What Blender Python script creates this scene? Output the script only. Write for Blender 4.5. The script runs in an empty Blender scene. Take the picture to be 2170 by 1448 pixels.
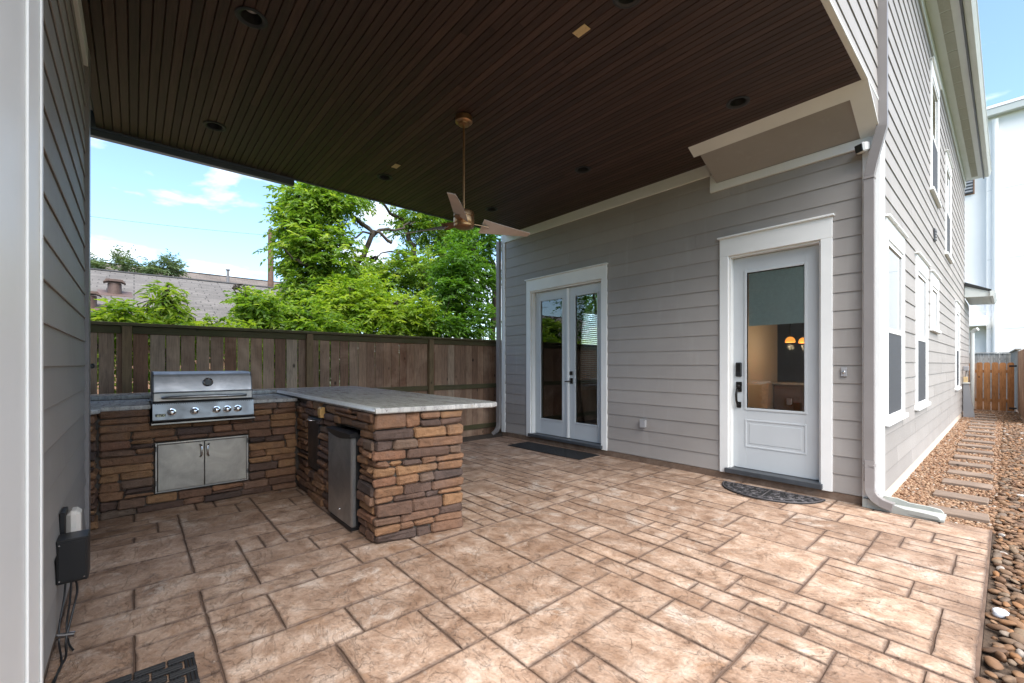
import bpy, bmesh, math, random
import numpy as np
from mathutils import Vector, Matrix
R = math.radians
rnd = random.Random(7)
nr = np.random.default_rng(11)
sc = bpy.context.scene
col = sc.collection

# ------------------------------------------------------------------ camera
H = 1.38
cam_d = bpy.data.cameras.new('camera')
cam_d.sensor_width = 36.0
cam_d.lens = 917.5 / 2170 * 36
cam_d.shift_y = 48 / 2170
cam_d.clip_start = 0.05
cam_d.clip_end = 3000
cam = bpy.data.objects.new('camera', cam_d)
cam.location = (0, 0, H)
cam.rotation_euler = (R(90), 0, R(48.88))
col.objects.link(cam)
sc.camera = cam

# ------------------------------------------------------------------ sky, sun, exposure
SUN_EL, SUN_AZ = 57, 108            # azimuth measured from +Y towards +X
world = bpy.data.worlds.new('World')
sc.world = world
world.use_nodes = True
wn, wl = world.node_tree.nodes, world.node_tree.links
wn.clear()
w_out = wn.new('ShaderNodeOutputWorld')
w_bg = wn.new('ShaderNodeBackground')
w_sky = wn.new('ShaderNodeTexSky')
w_sky.sky_type = 'NISHITA'
w_sky.sun_disc = False
w_sky.sun_elevation = R(SUN_EL)
w_sky.sun_rotation = R(SUN_AZ)
w_sky.air_density = 1.0
w_sky.dust_density = 1.0
w_sky.ozone_density = 1.2
w_bg.inputs['Strength'].default_value = 0.12
# soft cumulus layer: noise on the direction projected to a flat cloud deck
w_tc = wn.new('ShaderNodeTexCoord')
w_map = wn.new('ShaderNodeMapping'); w_map.inputs['Location'].default_value = (5.9, 5.1, 0.7); w_map.inputs['Scale'].default_value = (1.0, 1.0, 2.6)
wl.new(w_tc.outputs['Generated'], w_map.inputs[0])
w_no = wn.new('ShaderNodeTexNoise'); w_no.inputs['Scale'].default_value = 5.2
w_no.inputs['Detail'].default_value = 7; w_no.inputs['Roughness'].default_value = 0.52
w_no.inputs['Distortion'].default_value = 0.25
wl.new(w_map.outputs[0], w_no.inputs['Vector'])
w_rp = wn.new('ShaderNodeValToRGB')
w_rp.color_ramp.elements[0].position = 0.51; w_rp.color_ramp.elements[0].color = (0.03, 0.03, 0.03, 1)
w_rp.color_ramp.elements[1].position = 0.66; w_rp.color_ramp.elements[1].color = (1, 1, 1, 1)
wl.new(w_no.outputs['Fac'], w_rp.inputs[0])
w_mul = wn.new('ShaderNodeMath'); w_mul.operation = 'MULTIPLY'; w_mul.inputs[1].default_value = 0.9
wl.new(w_rp.outputs[0], w_mul.inputs[0])
w_mix = wn.new('ShaderNodeMix'); w_mix.data_type = 'RGBA'
wl.new(w_mul.outputs[0], w_mix.inputs['Factor'])
w_tint = wn.new('ShaderNodeMix'); w_tint.data_type = 'RGBA'; w_tint.blend_type = 'MULTIPLY'; w_tint.inputs['Factor'].default_value = 1.0
wl.new(w_sky.outputs[0], w_tint.inputs['A']); w_tint.inputs['B'].default_value = (0.86, 0.97, 1.02, 1)
wl.new(w_tint.outputs['Result'], w_mix.inputs['A'])
w_mix.inputs['B'].default_value = (5.2, 5.3, 5.55, 1)
wl.new(w_mix.outputs['Result'], w_bg.inputs['Color'])
wl.new(w_bg.outputs[0], w_out.inputs[0])

sun_d = bpy.data.lights.new('sun', 'SUN')
sun_d.energy = 2.9
sun_d.angle = R(70)
sun_d.color = (1.0, 0.93, 0.84)
sun = bpy.data.objects.new('sun', sun_d)
col.objects.link(sun)
_sd = Vector((math.sin(R(SUN_AZ)) * math.cos(R(SUN_EL)), math.cos(R(SUN_AZ)) * math.cos(R(SUN_EL)), math.sin(R(SUN_EL))))
sun.rotation_euler = _sd.to_track_quat('Z', 'Y').to_euler()
sun.location = (6, 4, 12)

sc.view_settings.view_transform = 'Standard'
sc.view_settings.look = 'None'
sc.view_settings.gamma = 1
sc.view_settings.exposure = 1.62
sc.view_settings.use_curve_mapping = False
sc.cycles.use_denoising = True
sc.cycles.max_bounces = 8
sc.cycles.diffuse_bounces = 5
sc.cycles.glossy_bounces = 4
sc.cycles.transparent_max_bounces = 12
sc.cycles.sample_clamp_indirect = 6
sc.cycles.caustics_reflective = False
sc.cycles.caustics_refractive = False

# ------------------------------------------------------------------ node material helpers
def new_mat(name):
    m = bpy.data.materials.new(name); m.use_nodes = True
    n, l = m.node_tree.nodes, m.node_tree.links
    b = n['Principled BSDF']
    return m, n, l, b
def pos(n, l, scale=(1, 1, 1), obj=False, rot=(0, 0, 0)):
    if obj:
        t = n.new('ShaderNodeTexCoord'); src = t.outputs['Object']
    else:
        t = n.new('ShaderNodeNewGeometry'); src = t.outputs['Position']
    mp = n.new('ShaderNodeMapping'); mp.inputs['Scale'].default_value = scale; mp.inputs['Rotation'].default_value = rot
    l.new(src, mp.inputs[0])
    return mp.outputs[0]
def noise(n, l, vec, scale, detail=4, rough=0.55, dist=0.0):
    t = n.new('ShaderNodeTexNoise'); t.inputs['Scale'].default_value = scale
    t.inputs['Detail'].default_value = detail; t.inputs['Roughness'].default_value = rough
    t.inputs['Distortion'].default_value = dist
    l.new(vec, t.inputs['Vector'])
    return t.outputs['Fac']
def ramp(n, l, fac, stops):
    t = n.new('ShaderNodeValToRGB'); e = t.color_ramp.elements
    while len(e) < len(stops): e.new(0.5)
    for i, (p, c) in enumerate(stops):
        e[i].position = p; e[i].color = (c[0], c[1], c[2], 1) if not isinstance(c, (int, float)) else (c, c, c, 1)
    l.new(fac, t.inputs[0])
    return t.outputs[0]
def mix(n, l, fac, a, b, mode='MIX'):
    t = n.new('ShaderNodeMix'); t.data_type = 'RGBA'; t.blend_type = mode
    if isinstance(fac, (int, float)): t.inputs['Factor'].default_value = fac
    else: l.new(fac, t.inputs['Factor'])
    for k, v in (('A', a), ('B', b)):
        if isinstance(v, (tuple, list)): t.inputs[k].default_value = (*v[:3], 1)
        else: l.new(v, t.inputs[k])
    return t.outputs['Result']
def mathn(n, l, op, a, b=None):
    t = n.new('ShaderNodeMath'); t.operation = op
    for i, v in enumerate((a, b)):
        if v is None: continue
        if isinstance(v, (int, float)): t.inputs[i].default_value = v
        else: l.new(v, t.inputs[i])
    return t.outputs[0]
def bump(n, l, b, h, strength=0.3, dist=0.01):
    t = n.new('ShaderNodeBump'); t.inputs['Strength'].default_value = strength; t.inputs['Distance'].default_value = dist
    l.new(h, t.inputs['Height']); l.new(t.outputs[0], b.inputs['Normal'])
    return t
def objrand(n):
    return n.new('ShaderNodeObjectInfo').outputs['Random']
M = {}
def simple(name, c, rough=0.5, metal=0.0, bumps=None, var=0.0, vscale=3.0, spec=None):
    m, n, l, b = new_mat(name)
    b.inputs['Roughness'].default_value = rough; b.inputs['Metallic'].default_value = metal
    if spec is not None: b.inputs['Specular IOR Level'].default_value = spec
    if var:
        f = noise(n, l, pos(n, l), vscale, 5, 0.6)
        cc = ramp(n, l, f, [(0.3, tuple(x * (1 - var) for x in c)), (0.7, tuple(min(1, x * (1 + var)) for x in c))])
        l.new(cc, b.inputs['Base Color'])
    else:
        b.inputs['Base Color'].default_value = (*c, 1)
    if bumps:
        bump(n, l, b, noise(n, l, pos(n, l), bumps[0], 4), bumps[1], bumps[2])
    M[name] = m
    return m

simple('white_trim', (0.78, 0.78, 0.765), 0.45, var=0.05, vscale=2.0, bumps=(60, 0.08, 0.004))
simple('post_paint', (0.36, 0.372, 0.355), 0.5, var=0.04)
simple('door_paint', (0.52, 0.545, 0.56), 0.38, var=0.03)
simple('black_plastic', (0.012, 0.012, 0.013), 0.4)
simple('black_rubber', (0.010, 0.0098, 0.0105), 0.7, var=0.25, vscale=9, bumps=(140, 0.25, 0.003))
simple('black_rubber_worn', (0.075, 0.067, 0.07), 0.55, var=0.35, vscale=14)
simple('grey_plastic', (0.33, 0.33, 0.34), 0.45, var=0.05)
simple('ivory_plastic', (0.62, 0.58, 0.53), 0.4)
simple('downspout_paint', (0.235, 0.215, 0.21), 0.4, var=0.06)
simple('gutter_white', (0.62, 0.64, 0.61), 0.35, var=0.04)
simple('sill_dark', (0.055, 0.06, 0.068), 0.4, var=0.2, vscale=12)
simple('screen_mesh', (0.05, 0.053, 0.06), 0.7)
simple('wall_inside', (0.66, 0.56, 0.46), 0.8)
simple('floor_inside', (0.16, 0.10, 0.065), 0.35)
simple('ceiling_inside', (0.6, 0.57, 0.53), 0.8)
simple('chrome', (0.75, 0.75, 0.76), 0.12, 1.0)
simple('oil_bronze', (0.02, 0.018, 0.017), 0.35, 0.6)
simple('brass_fan', (0.44, 0.25, 0.125), 0.33, 0.9, var=0.15, vscale=30)
simple('fan_blade', (0.50, 0.40, 0.345), 0.5, var=0.06, vscale=8)
simple('wood_block', (0.52, 0.31, 0.11), 0.5, var=0.25, vscale=40)
simple('cover_plate', (0.66, 0.49, 0.26), 0.55, var=0.06, vscale=30)
simple('lens', (0.55, 0.55, 0.53), 0.4)
simple('gutter_blue', (0.085, 0.105, 0.125), 0.35, var=0.15)
simple('stucco_white', (0.87, 0.86, 0.835), 0.85, var=0.03, vscale=0.6)
simple('roof_vent', (0.10, 0.064, 0.054), 0.6, var=0.2, vscale=6)
simple('pole_wood', (0.12, 0.07, 0.05), 0.85, var=0.3, vscale=6)
simple('pole_grey', (0.16, 0.16, 0.17), 0.8, var=0.2)
simple('wire', (0.03, 0.03, 0.03), 0.6)
simple('brick_far', (0.34, 0.20, 0.13), 0.9, var=0.2)
simple('shade_cloth', (0.80, 0.90, 0.85), 0.9, var=0.06, vscale=25)
simple('blind_white', (0.75, 0.75, 0.73), 0.6)
simple('concrete_light', (0.34, 0.35, 0.325), 0.85, var=0.12, vscale=9, bumps=(80, 0.3, 0.003))
simple('soil', (0.055, 0.042, 0.032), 0.95, var=0.5, vscale=14, bumps=(30, 0.8, 0.02))
simple('mortar', (0.085, 0.068, 0.055), 0.95, var=0.3, vscale=20, bumps=(60, 0.6, 0.006))
simple('joint_base', (0.115, 0.072, 0.05), 0.9, var=0.4, vscale=7, bumps=(60, 0.5, 0.004))
simple('can_black', (0.02, 0.02, 0.02), 0.5)
simple('camera_white', (0.7, 0.7, 0.68), 0.35)

def mat_siding():
    m, n, l, b = new_mat('siding')
    v = pos(n, l)
    f = noise(n, l, v, 1.3, 4, 0.6)
    base = ramp(n, l, f, [(0.3, (0.300, 0.275, 0.256)), (0.7, (0.340, 0.316, 0.297))])
    rv = ramp(n, l, objrand(n), [(0.0, 0.93), (1.0, 1.06)])
    c = mix(n, l, 1.0, base, rv, 'MULTIPLY')
    # faint chalky water marks
    st = noise(n, l, pos(n, l, (6, 6, 0.7)), 1.6, 3, 0.5)
    c = mix(n, l, ramp(n, l, st, [(0.6, 0.0), (0.85, 0.35)]), c, (0.43, 0.41, 0.395))
    l.new(c, b.inputs['Base Color'])
    b.inputs['Roughness'].default_value = 0.62
    g = noise(n, l, pos(n, l, (3, 3, 60)), 4, 4, 0.65, 0.6)
    bump(n, l, b, g, 0.22, 0.004)
    M['siding'] = m
mat_siding()

def mat_ceiling():
    m, n, l, b = new_mat('ceiling_wood')
    v = pos(n, l, (1.2, 26, 10))
    g = noise(n, l, v, 3.0, 5, 0.6, 0.4)
    base = ramp(n, l, g, [(0.25, (0.034, 0.0175, 0.0135)), (0.75, (0.078, 0.044, 0.034))])
    rv = ramp(n, l, objrand(n), [(0.0, 0.72), (0.6, 1.0), (1.0, 1.35)])
    c = mix(n, l, 1.0, base, rv, 'MULTIPLY')
    l.new(c, b.inputs['Base Color'])
    b.inputs['Roughness'].default_value = 0.5
    b.inputs['Specular IOR Level'].default_value = 0.35
    bump(n, l, b, g, 0.15, 0.002)
    M['ceiling_wood'] = m
mat_ceiling()

def mat_patio():
    m, n, l, b = new_mat('stamped_concrete')
    v = pos(n, l)
    f1 = noise(n, l, v, 1.6, 9, 0.68, 0.3)
    f2 = noise(n, l, v, 5.5, 10, 0.70, 0.35)
    f3 = noise(n, l, v, 55.0, 6, 0.7)
    base = ramp(n, l, f2, [(0.30, (0.155, 0.088, 0.053)), (0.42, (0.315, 0.203, 0.137)), (0.53, (0.425, 0.298, 0.217)), (0.68, (0.56, 0.445, 0.362))])
    rv = ramp(n, l, objrand(n), [(0.0, (0.80, 0.76, 0.73)), (0.5, (0.98, 0.97, 0.96)), (1.0, (1.12, 1.11, 1.10))])
    c = mix(n, l, 1.0, base, rv, 'MULTIPLY')
    c = mix(n, l, ramp(n, l, f1, [(0.36, 0.6), (0.52, 0.0)]), c, (0.215, 0.132, 0.084))
    # rusty blotches
    fo = noise(n, l, v, 6.5, 8, 0.66, 0.8)
    c = mix(n, l, ramp(n, l, fo, [(0.56, 0.0), (0.70, 0.55)]), c, (0.26, 0.135, 0.062))
    # efflorescence, broken up by fine grain
    fw = noise(n, l, pos(n, l, (1, 1, 1), rot=(0, 0, 1.0)), 2.4, 11, 0.76, 0.4)
    c = mix(n, l, ramp(n, l, fw, [(0.565, 0.0), (0.66, 0.6)]), c, (0.60, 0.525, 0.455))
    # small dark scuffs
    fs = noise(n, l, pos(n, l, (1, 1, 1), rot=(0, 0, 0.4)), 4.2, 7, 0.66, 0.4)
    c = mix(n, l, ramp(n, l, fs, [(0.66, 0.0), (0.74, 0.7)]), c, (0.085, 0.07, 0.065))
    c = mix(n, l, 1.0, c, ramp(n, l, f3, [(0.3, 0.72), (0.5, 1.0), (0.72, 1.2)]), 'MULTIPLY')
    ea = n.new('ShaderNodeAttribute'); ea.attribute_name = 'tint'
    c = mix(n, l, mathn(n, l, 'MULTIPLY', ea.outputs['Fac'], ramp(n, l, noise(n, l, v, 14, 4, 0.6), [(0.3, 0.55), (0.6, 1.0)])), c, (0.085, 0.051, 0.035))
    l.new(c, b.inputs['Base Color'])
    rr = ramp(n, l, f2, [(0.3, 0.45), (0.8, 0.68)])
    l.new(rr, b.inputs['Roughness'])
    # cleaved slate relief: stepped low-frequency ridges plus grain
    h1 = noise(n, l, pos(n, l, (1, 1.7, 1), rot=(0, 0, 0.6)), 3.2, 8, 0.6, 0.5)
    st = ramp(n, l, h1, [(0.30, 0.0), (0.40, 0.30), (0.43, 0.55), (0.52, 0.62), (0.545, 0.85), (0.70, 1.0)])
    hh = mathn(n, l, 'ADD', mathn(n, l, 'MULTIPLY', st, 0.8), mathn(n, l, 'MULTIPLY', f2, 0.7))
    hh = mathn(n, l, 'ADD', hh, mathn(n, l, 'MULTIPLY', f3, 0.16))
    bump(n, l, b, hh, 1.0, 0.026)
    M['stamped_concrete'] = m
mat_patio()

def mat_ledge():
    m, n, l, b = new_mat('ledge_stone')
    v = pos(n, l)
    rv = ramp(n, l, objrand(n), [(0.0, (0.066, 0.045, 0.038)), (0.12, (0.11, 0.064, 0.046)), (0.30, (0.175, 0.092, 0.055)), (0.55, (0.24, 0.124, 0.064)), (0.80, (0.305, 0.165, 0.078)), (0.92, (0.21, 0.10, 0.056)), (1.0, (0.15, 0.105, 0.075))])
    f = noise(n, l, v, 14, 6, 0.65, 0.8)
    c = mix(n, l, 1.0, rv, ramp(n, l, f, [(0.25, 0.62), (0.5, 0.95), (0.8, 1.3)]), 'MULTIPLY')
    f2 = noise(n, l, v, 4.0, 4, 0.6)
    c = mix(n, l, ramp(n, l, f2, [(0.52, 0.0), (0.75, 0.55)]), c, (0.16, 0.105, 0.085))
    l.new(c, b.inputs['Base Color'])
    b.inputs['Roughness'].default_value = 0.78
    h = mathn(n, l, 'ADD', noise(n, l, v, 17, 8, 0.7, 0.3), mathn(n, l, 'MULTIPLY', noise(n, l, v, 90, 3, 0.6), 0.3))
    bump(n, l, b, h, 1.0, 0.022)
    M['ledge_stone'] = m
mat_ledge()

def mat_granite():
    m, n, l, b = new_mat('granite')
    v = pos(n, l)
    vs = pos(n, l, (1.0, 5.0, 1.0), rot=(0, 0, 0.1))
    f = noise(n, l, vs, 4.5, 7, 0.62, 0.7)
    base = ramp(n, l, f, [(0.3, (0.25, 0.245, 0.24)), (0.5, (0.40, 0.39, 0.375)), (0.7, (0.54, 0.525, 0.495))])
    vo = n.new('ShaderNodeTexVoronoi'); vo.inputs['Scale'].default_value = 120
    l.new(v, vo.inputs['Vector'])
    sp = noise(n, l, v, 75, 3, 0.6, 0.4)
    c = mix(n, l, ramp(n, l, sp, [(0.60, 0.0), (0.67, 0.85)]), base, (0.10, 0.085, 0.08))
    sp2 = noise(n, l, pos(n, l, (1, 1, 1), rot=(0.5, 0.2, 0.3)), 42, 3, 0.6, 0.4)
    c = mix(n, l, ramp(n, l, sp2, [(0.64, 0.0), (0.70, 0.6)]), c, (0.42, 0.33, 0.22))
    l.new(c, b.inputs['Base Color'])
    b.inputs['Roughness'].default_value = 0.22
    bump(n, l, b, noise(n, l, v, 30, 4, 0.6), 0.06, 0.003)
    M['granite'] = m
mat_granite()

def mat_steel(name, c=(0.55, 0.55, 0.54), rough=0.3, axis=(1, 1, 60)):
    m, n, l, b = new_mat(name)
    b.inputs['Metallic'].default_value = 1.0
    g = noise(n, l, pos(n, l, axis), 8, 4, 0.6)
    sm = noise(n, l, pos(n, l), 4, 5, 0.6, 0.6)
    l.new(mix(n, l, 1.0, ramp(n, l, g, [(0.2, tuple(x * 0.86 for x in c)), (0.8, c)]), ramp(n, l, sm, [(0.3, 0.68), (0.7, 1.1)]), 'MULTIPLY'), b.inputs['Base Color'])
    l.new(ramp(n, l, sm, [(0.3, rough + 0.14), (0.7, rough - 0.03)]), b.inputs['Roughness'])
    bump(n, l, b, g, 0.05, 0.001)
    M[name] = m
mat_steel('steel', c=(0.40, 0.40, 0.395), rough=0.27)
mat_steel('steel_control_shaded', c=(0.21, 0.21, 0.21), rough=0.33)  # grill steel, darkened in colour for the dark floor it would mirror
mat_steel('steel_hood_sheen', c=(0.60, 0.60, 0.60), rough=0.38)  # same steel, lightened in colour to paint in a bright sky reflection
mat_steel('steel_panel', c=(0.40, 0.375, 0.34), rough=0.42, axis=(60, 60, 1))
mat_steel('steel_fridge', c=(0.50, 0.51, 0.52), rough=0.36, axis=(60, 60, 1))
mat_steel('steel_dark', c=(0.14, 0.14, 0.145), rough=0.4)

def mat_fence(name, cols, moss=0.0, grain=(9, 9, 0.7)):
    m, n, l, b = new_mat(name)
    g = noise(n, l, pos(n, l, grain), 5, 6, 0.65, 1.2)
    oi = n.new('ShaderNodeObjectInfo')
    base = ramp(n, l, oi.outputs['Random'], cols)
    c = mix(n, l, 1.0, base, ramp(n, l, g, [(0.25, 0.5), (0.5, 0.95), (0.8, 1.4)]), 'MULTIPLY')
    # knots
    off = n.new('ShaderNodeVectorMath'); off.operation = 'ADD'
    l.new(pos(n, l, (4, 4, 2.2)), off.inputs[0]); l.new(oi.outputs['Location'], off.inputs[1])
    vo = n.new('ShaderNodeTexVoronoi'); vo.inputs['Scale'].default_value = 1.3; vo.inputs['Randomness'].default_value = 1
    l.new(off.outputs[0], vo.inputs['Vector'])
    c = mix(n, l, ramp(n, l, vo.outputs['Distance'], [(0.05, 0.85), (0.12, 0.0)]), c, (0.018, 0.012, 0.009))
    pat = noise(n, l, pos(n, l), 1.7, 4, 0.6, 0.4)
    c = mix(n, l, ramp(n, l, pat, [(0.5, 0.0), (0.75, 0.5)]), c, tuple(min(1, x * 1.7 + 0.02) for x in cols[len(cols) // 2][1]))
    if moss:
        mo = noise(n, l, pos(n, l), 5, 4, 0.6)
        c = mix(n, l, ramp(n, l, mo, [(0.35, moss), (0.7, moss * 0.25)]), c, (0.075, 0.085, 0.022))
    l.new(c, b.inputs['Base Color'])
    b.inputs['Roughness'].default_value = 0.85
    bump(n, l, b, g, 0.4, 0.006)
    M[name] = m
mat_fence('fence_wood', [(0.0, (0.235, 0.112, 0.066)), (0.25, (0.33, 0.185, 0.115)), (0.5, (0.44, 0.30, 0.21)), (0.75, (0.25, 0.14, 0.09)), (1.0, (0.50, 0.37, 0.27))])
mat_fence('fence_rail', [(0.0, (0.11, 0.08, 0.045)), (0.5, (0.12, 0.095, 0.055)), (1.0, (0.14, 0.10, 0.06))], moss=0.5, grain=(3, 0.7, 9))
mat_fence('fence_post', [(0.0, (0.20, 0.12, 0.065)), (0.5, (0.23, 0.15, 0.085)), (1.0, (0.22, 0.155, 0.085))], moss=0.12)
mat_fence('fence_grey', [(0.0, (0.30, 0.285, 0.26)), (0.5, (0.38, 0.365, 0.34)), (1.0, (0.33, 0.31, 0.28))])
mat_fence('cedar', [(0.0, (0.35, 0.155, 0.055)), (0.5, (0.42, 0.195, 0.075)), (1.0, (0.38, 0.165, 0.06))])
mat_fence('paver_wood', [(0.0, (0.165, 0.118, 0.088)), (0.5, (0.19, 0.138, 0.104)), (1.0, (0.15, 0.107, 0.08))], grain=(0.8, 9, 9))

def mat_foundation():
    m, n, l, b = new_mat('foundation')
    v = pos(n, l)
    f = noise(n, l, v, 9, 7, 0.7, 0.5)
    c = ramp(n, l, f, [(0.25, (0.085, 0.055, 0.038)), (0.5, (0.15, 0.098, 0.068)), (0.72, (0.22, 0.16, 0.12)), (0.85, (0.42, 0.37, 0.33))])
    l.new(c, b.inputs['Base Color']); b.inputs['Roughness'].default_value = 0.85
    bump(n, l, b, f, 0.4, 0.006)
    M['foundation'] = m
    m, n, l, b = new_mat('foundation_side')
    f = noise(n, l, pos(n, l), 6, 7, 0.7, 0.5)
    l.new(ramp(n, l, f, [(0.25, (0.09, 0.068, 0.045)), (0.7, (0.17, 0.138, 0.098))]), b.inputs['Base Color']); b.inputs['Roughness'].default_value = 0.9
    bump(n, l, b, f, 0.4, 0.006)
    M['foundation_side'] = m
mat_foundation()

def mat_pebble(name, stops, rough=0.6, sc=20):
    m, n, l, b = new_mat(name)
    v = pos(n, l)
    if name == 'pea_gravel':
        t = n.new('ShaderNodeAttribute'); t.attribute_name = 'tint'; src = t.outputs['Fac']
    else:
        src = objrand(n)
        t = n.new('ShaderNodeAttribute'); t.attribute_name = 'tint'
        src = mathn(n, l, 'FRACT', mathn(n, l, 'ADD', src, t.outputs['Fac']))
    base = ramp(n, l, src, stops)
    f = noise(n, l, v, sc, 5, 0.65, 1.0)
    c = mix(n, l, 1.0, base, ramp(n, l, f, [(0.25, 0.6), (0.75, 1.3)]), 'MULTIPLY')
    l.new(c, b.inputs['Base Color']); b.inputs['Roughness'].default_value = rough
    bump(n, l, b, f, 0.2, 0.004)
    M[name] = m
mat_pebble('pea_gravel', [(0.0, (0.145, 0.068, 0.034)), (0.3, (0.225, 0.122, 0.066)), (0.55, (0.285, 0.168, 0.096)), (0.82, (0.34, 0.225, 0.142)), (0.94, (0.17, 0.11, 0.072)), (1.0, (0.42, 0.37, 0.32))], 0.8, 60)
mat_pebble('river_pebble', [(0.0, (0.075, 0.040, 0.021)), (0.2, (0.145, 0.074, 0.036)), (0.4, (0.20, 0.108, 0.052)), (0.55, (0.145, 0.092, 0.056)), (0.7, (0.245, 0.115, 0.043)), (0.84, (0.12, 0.085, 0.06)), (0.97, (0.18, 0.125, 0.08)), (1.0, (0.42, 0.40, 0.38))], 0.75, 24)
simple('gravel_base', (0.24, 0.145, 0.09), 0.95, var=0.4, vscale=60, bumps=(90, 1.0, 0.01))
simple('pebble_base', (0.075, 0.05, 0.033), 0.95, var=0.4, vscale=40, bumps=(50, 1.0, 0.015))

def mat_ground():
    m, n, l, b = new_mat('ground_grass')
    v = pos(n, l)
    f = noise(n, l, v, 1.2, 8, 0.7)
    l.new(ramp(n, l, f, [(0.3, (0.04, 0.045, 0.02)), (0.5, (0.07, 0.085, 0.032)), (0.7, (0.11, 0.105, 0.055))]), b.inputs['Base Color'])
    b.inputs['Roughness'].default_value = 0.95
    bump(n, l, b, noise(n, l, v, 40, 4), 0.8, 0.03)
    M['ground_grass'] = m
mat_ground()

def mat_shingle(name, a, bcol, dark):
    m, n, l, b = new_mat(name)
    t = n.new('ShaderNodeTexCoord')
    br = n.new('ShaderNodeTexBrick'); br.offset = 0.37; br.offset_frequency = 3; br.squash = 0.8; br.squash_frequency = 4
    br.inputs['Scale'].default_value = 1.0; br.inputs['Brick Width'].default_value = 0.6; br.inputs['Row Height'].default_value = 0.17
    br.inputs['Mortar Size'].default_value = 0.016; br.inputs['Mortar Smooth'].default_value = 0.3
    br.inputs['Color1'].default_value = (*a, 1); br.inputs['Color2'].default_value = (*bcol, 1); br.inputs['Mortar'].default_value = (*dark, 1)
    l.new(t.outputs['UV'], br.inputs['Vector'])
    f = noise(n, l, pos(n, l), 0.8, 5, 0.6)
    c = mix(n, l, 1.0, br.outputs['Color'], ramp(n, l, f, [(0.3, 0.78), (0.7, 1.18)]), 'MULTIPLY')
    f2 = noise(n, l, pos(n, l), 26, 3, 0.6)
    c = mix(n, l, 1.0, c, ramp(n, l, f2, [(0.3, 0.8), (0.7, 1.2)]), 'MULTIPLY')
    l.new(c, b.inputs['Base Color']); b.inputs['Roughness'].default_value = 0.95
    bump(n, l, b, br.outputs['Fac'], -0.6, 0.02)
    M[name] = m
mat_shingle('shingle_tan', (0.15, 0.139, 0.13), (0.112, 0.104, 0.097), (0.042, 0.039, 0.037))
mat_shingle('shingle_brown', (0.14, 0.118, 0.105), (0.11, 0.093, 0.083), (0.06, 0.052, 0.047))
mat_shingle('shingle_dark', (0.06, 0.055, 0.055), (0.05, 0.045, 0.045), (0.03, 0.03, 0.03))

def mat_leaf(name, stops, trans=0.42):
    m, n, l, b = new_mat(name)
    t = n.new('ShaderNodeAttribute'); t.attribute_name = 'tint'
    c = ramp(n, l, t.outputs['Fac'], stops)
    l.new(c, b.inputs['Base Color'])
    b.inputs['Roughness'].default_value = 0.42
    b.inputs['Specular IOR Level'].default_value = 0.35
    tr = n.new('ShaderNodeBsdfTranslucent')
    c2 = mix(n, l, 1.0, c, (1.5, 1.45, 0.55), 'MULTIPLY')
    l.new(c2, tr.inputs['Color'])
    mx = n.new('ShaderNodeMixShader'); mx.inputs[0].default_value = trans
    l.new(b.outputs[0], mx.inputs[1]); l.new(tr.outputs[0], mx.inputs[2])
    l.new(mx.outputs[0], n['Material Output'].inputs['Surface'])
    M[name] = m
mat_leaf('leaf_green', [(0.0, (0.06, 0.13, 0.018)), (0.35, (0.13, 0.25, 0.034)), (0.7, (0.22, 0.34, 0.055)), (1.0, (0.36, 0.45, 0.10))], 0.5)
mat_leaf('leaf_bright', [(0.0, (0.10, 0.21, 0.022)), (0.5, (0.21, 0.33, 0.04)), (1.0, (0.35, 0.45, 0.075))], 0.5)
mat_leaf('leaf_deep', [(0.0, (0.042, 0.115, 0.016)), (0.5, (0.085, 0.20, 0.028)), (1.0, (0.15, 0.29, 0.042))], 0.5)
mat_leaf('leaf_far', [(0.0, (0.07, 0.115, 0.055)), (1.0, (0.13, 0.19, 0.09))], 0.3)
def mat_bark():
    m, n, l, b = new_mat('bark')
    f = noise(n, l, pos(n, l, (5, 5, 1.2)), 5, 7, 0.7, 1.0)
    l.new(ramp(n, l, f, [(0.3, (0.022, 0.017, 0.013)), (0.7, (0.085, 0.068, 0.052))]), b.inputs['Base Color'])
    b.inputs['Roughness'].default_value = 0.95
    bump(n, l, b, f, 0.8, 0.03)
    M['bark'] = m
mat_bark()

def mat_glass():
    m, n, l, b = new_mat('window_glass')
    n.remove(b)
    tr = n.new('ShaderNodeBsdfTransparent'); tr.inputs[0].default_value = (0.94, 0.965, 0.955, 1)
    gl = n.new('ShaderNodeBsdfGlossy'); gl.inputs['Roughness'].default_value = 0.01; gl.inputs[0].default_value = (1, 1, 1, 1)
    fr = n.new('ShaderNodeFresnel'); fr.inputs[0].default_value = 1.55
    k = mathn(n, l, 'MINIMUM', mathn(n, l, 'ADD', mathn(n, l, 'MULTIPLY', fr.outputs[0], 1.6), 0.04), 1.0)
    mx = n.new('ShaderNodeMixShader')
    l.new(k, mx.inputs[0]); l.new(tr.outputs[0], mx.inputs[1]); l.new(gl.outputs[0], mx.inputs[2])
    l.new(mx.outputs[0], n['Material Output'].inputs['Surface'])
    M['window_glass'] = m
mat_glass()
def mat_lampglow():
    m, n, l, b = new_mat('amber_shade')
    b.inputs['Base Color'].default_value = (0.8, 0.3, 0.05, 1)
    b.inputs['Emission Color'].default_value = (1.0, 0.33, 0.05, 1)
    b.inputs['Emission Strength'].default_value = 0.5
    M['amber_shade'] = m
mat_lampglow()

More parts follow.
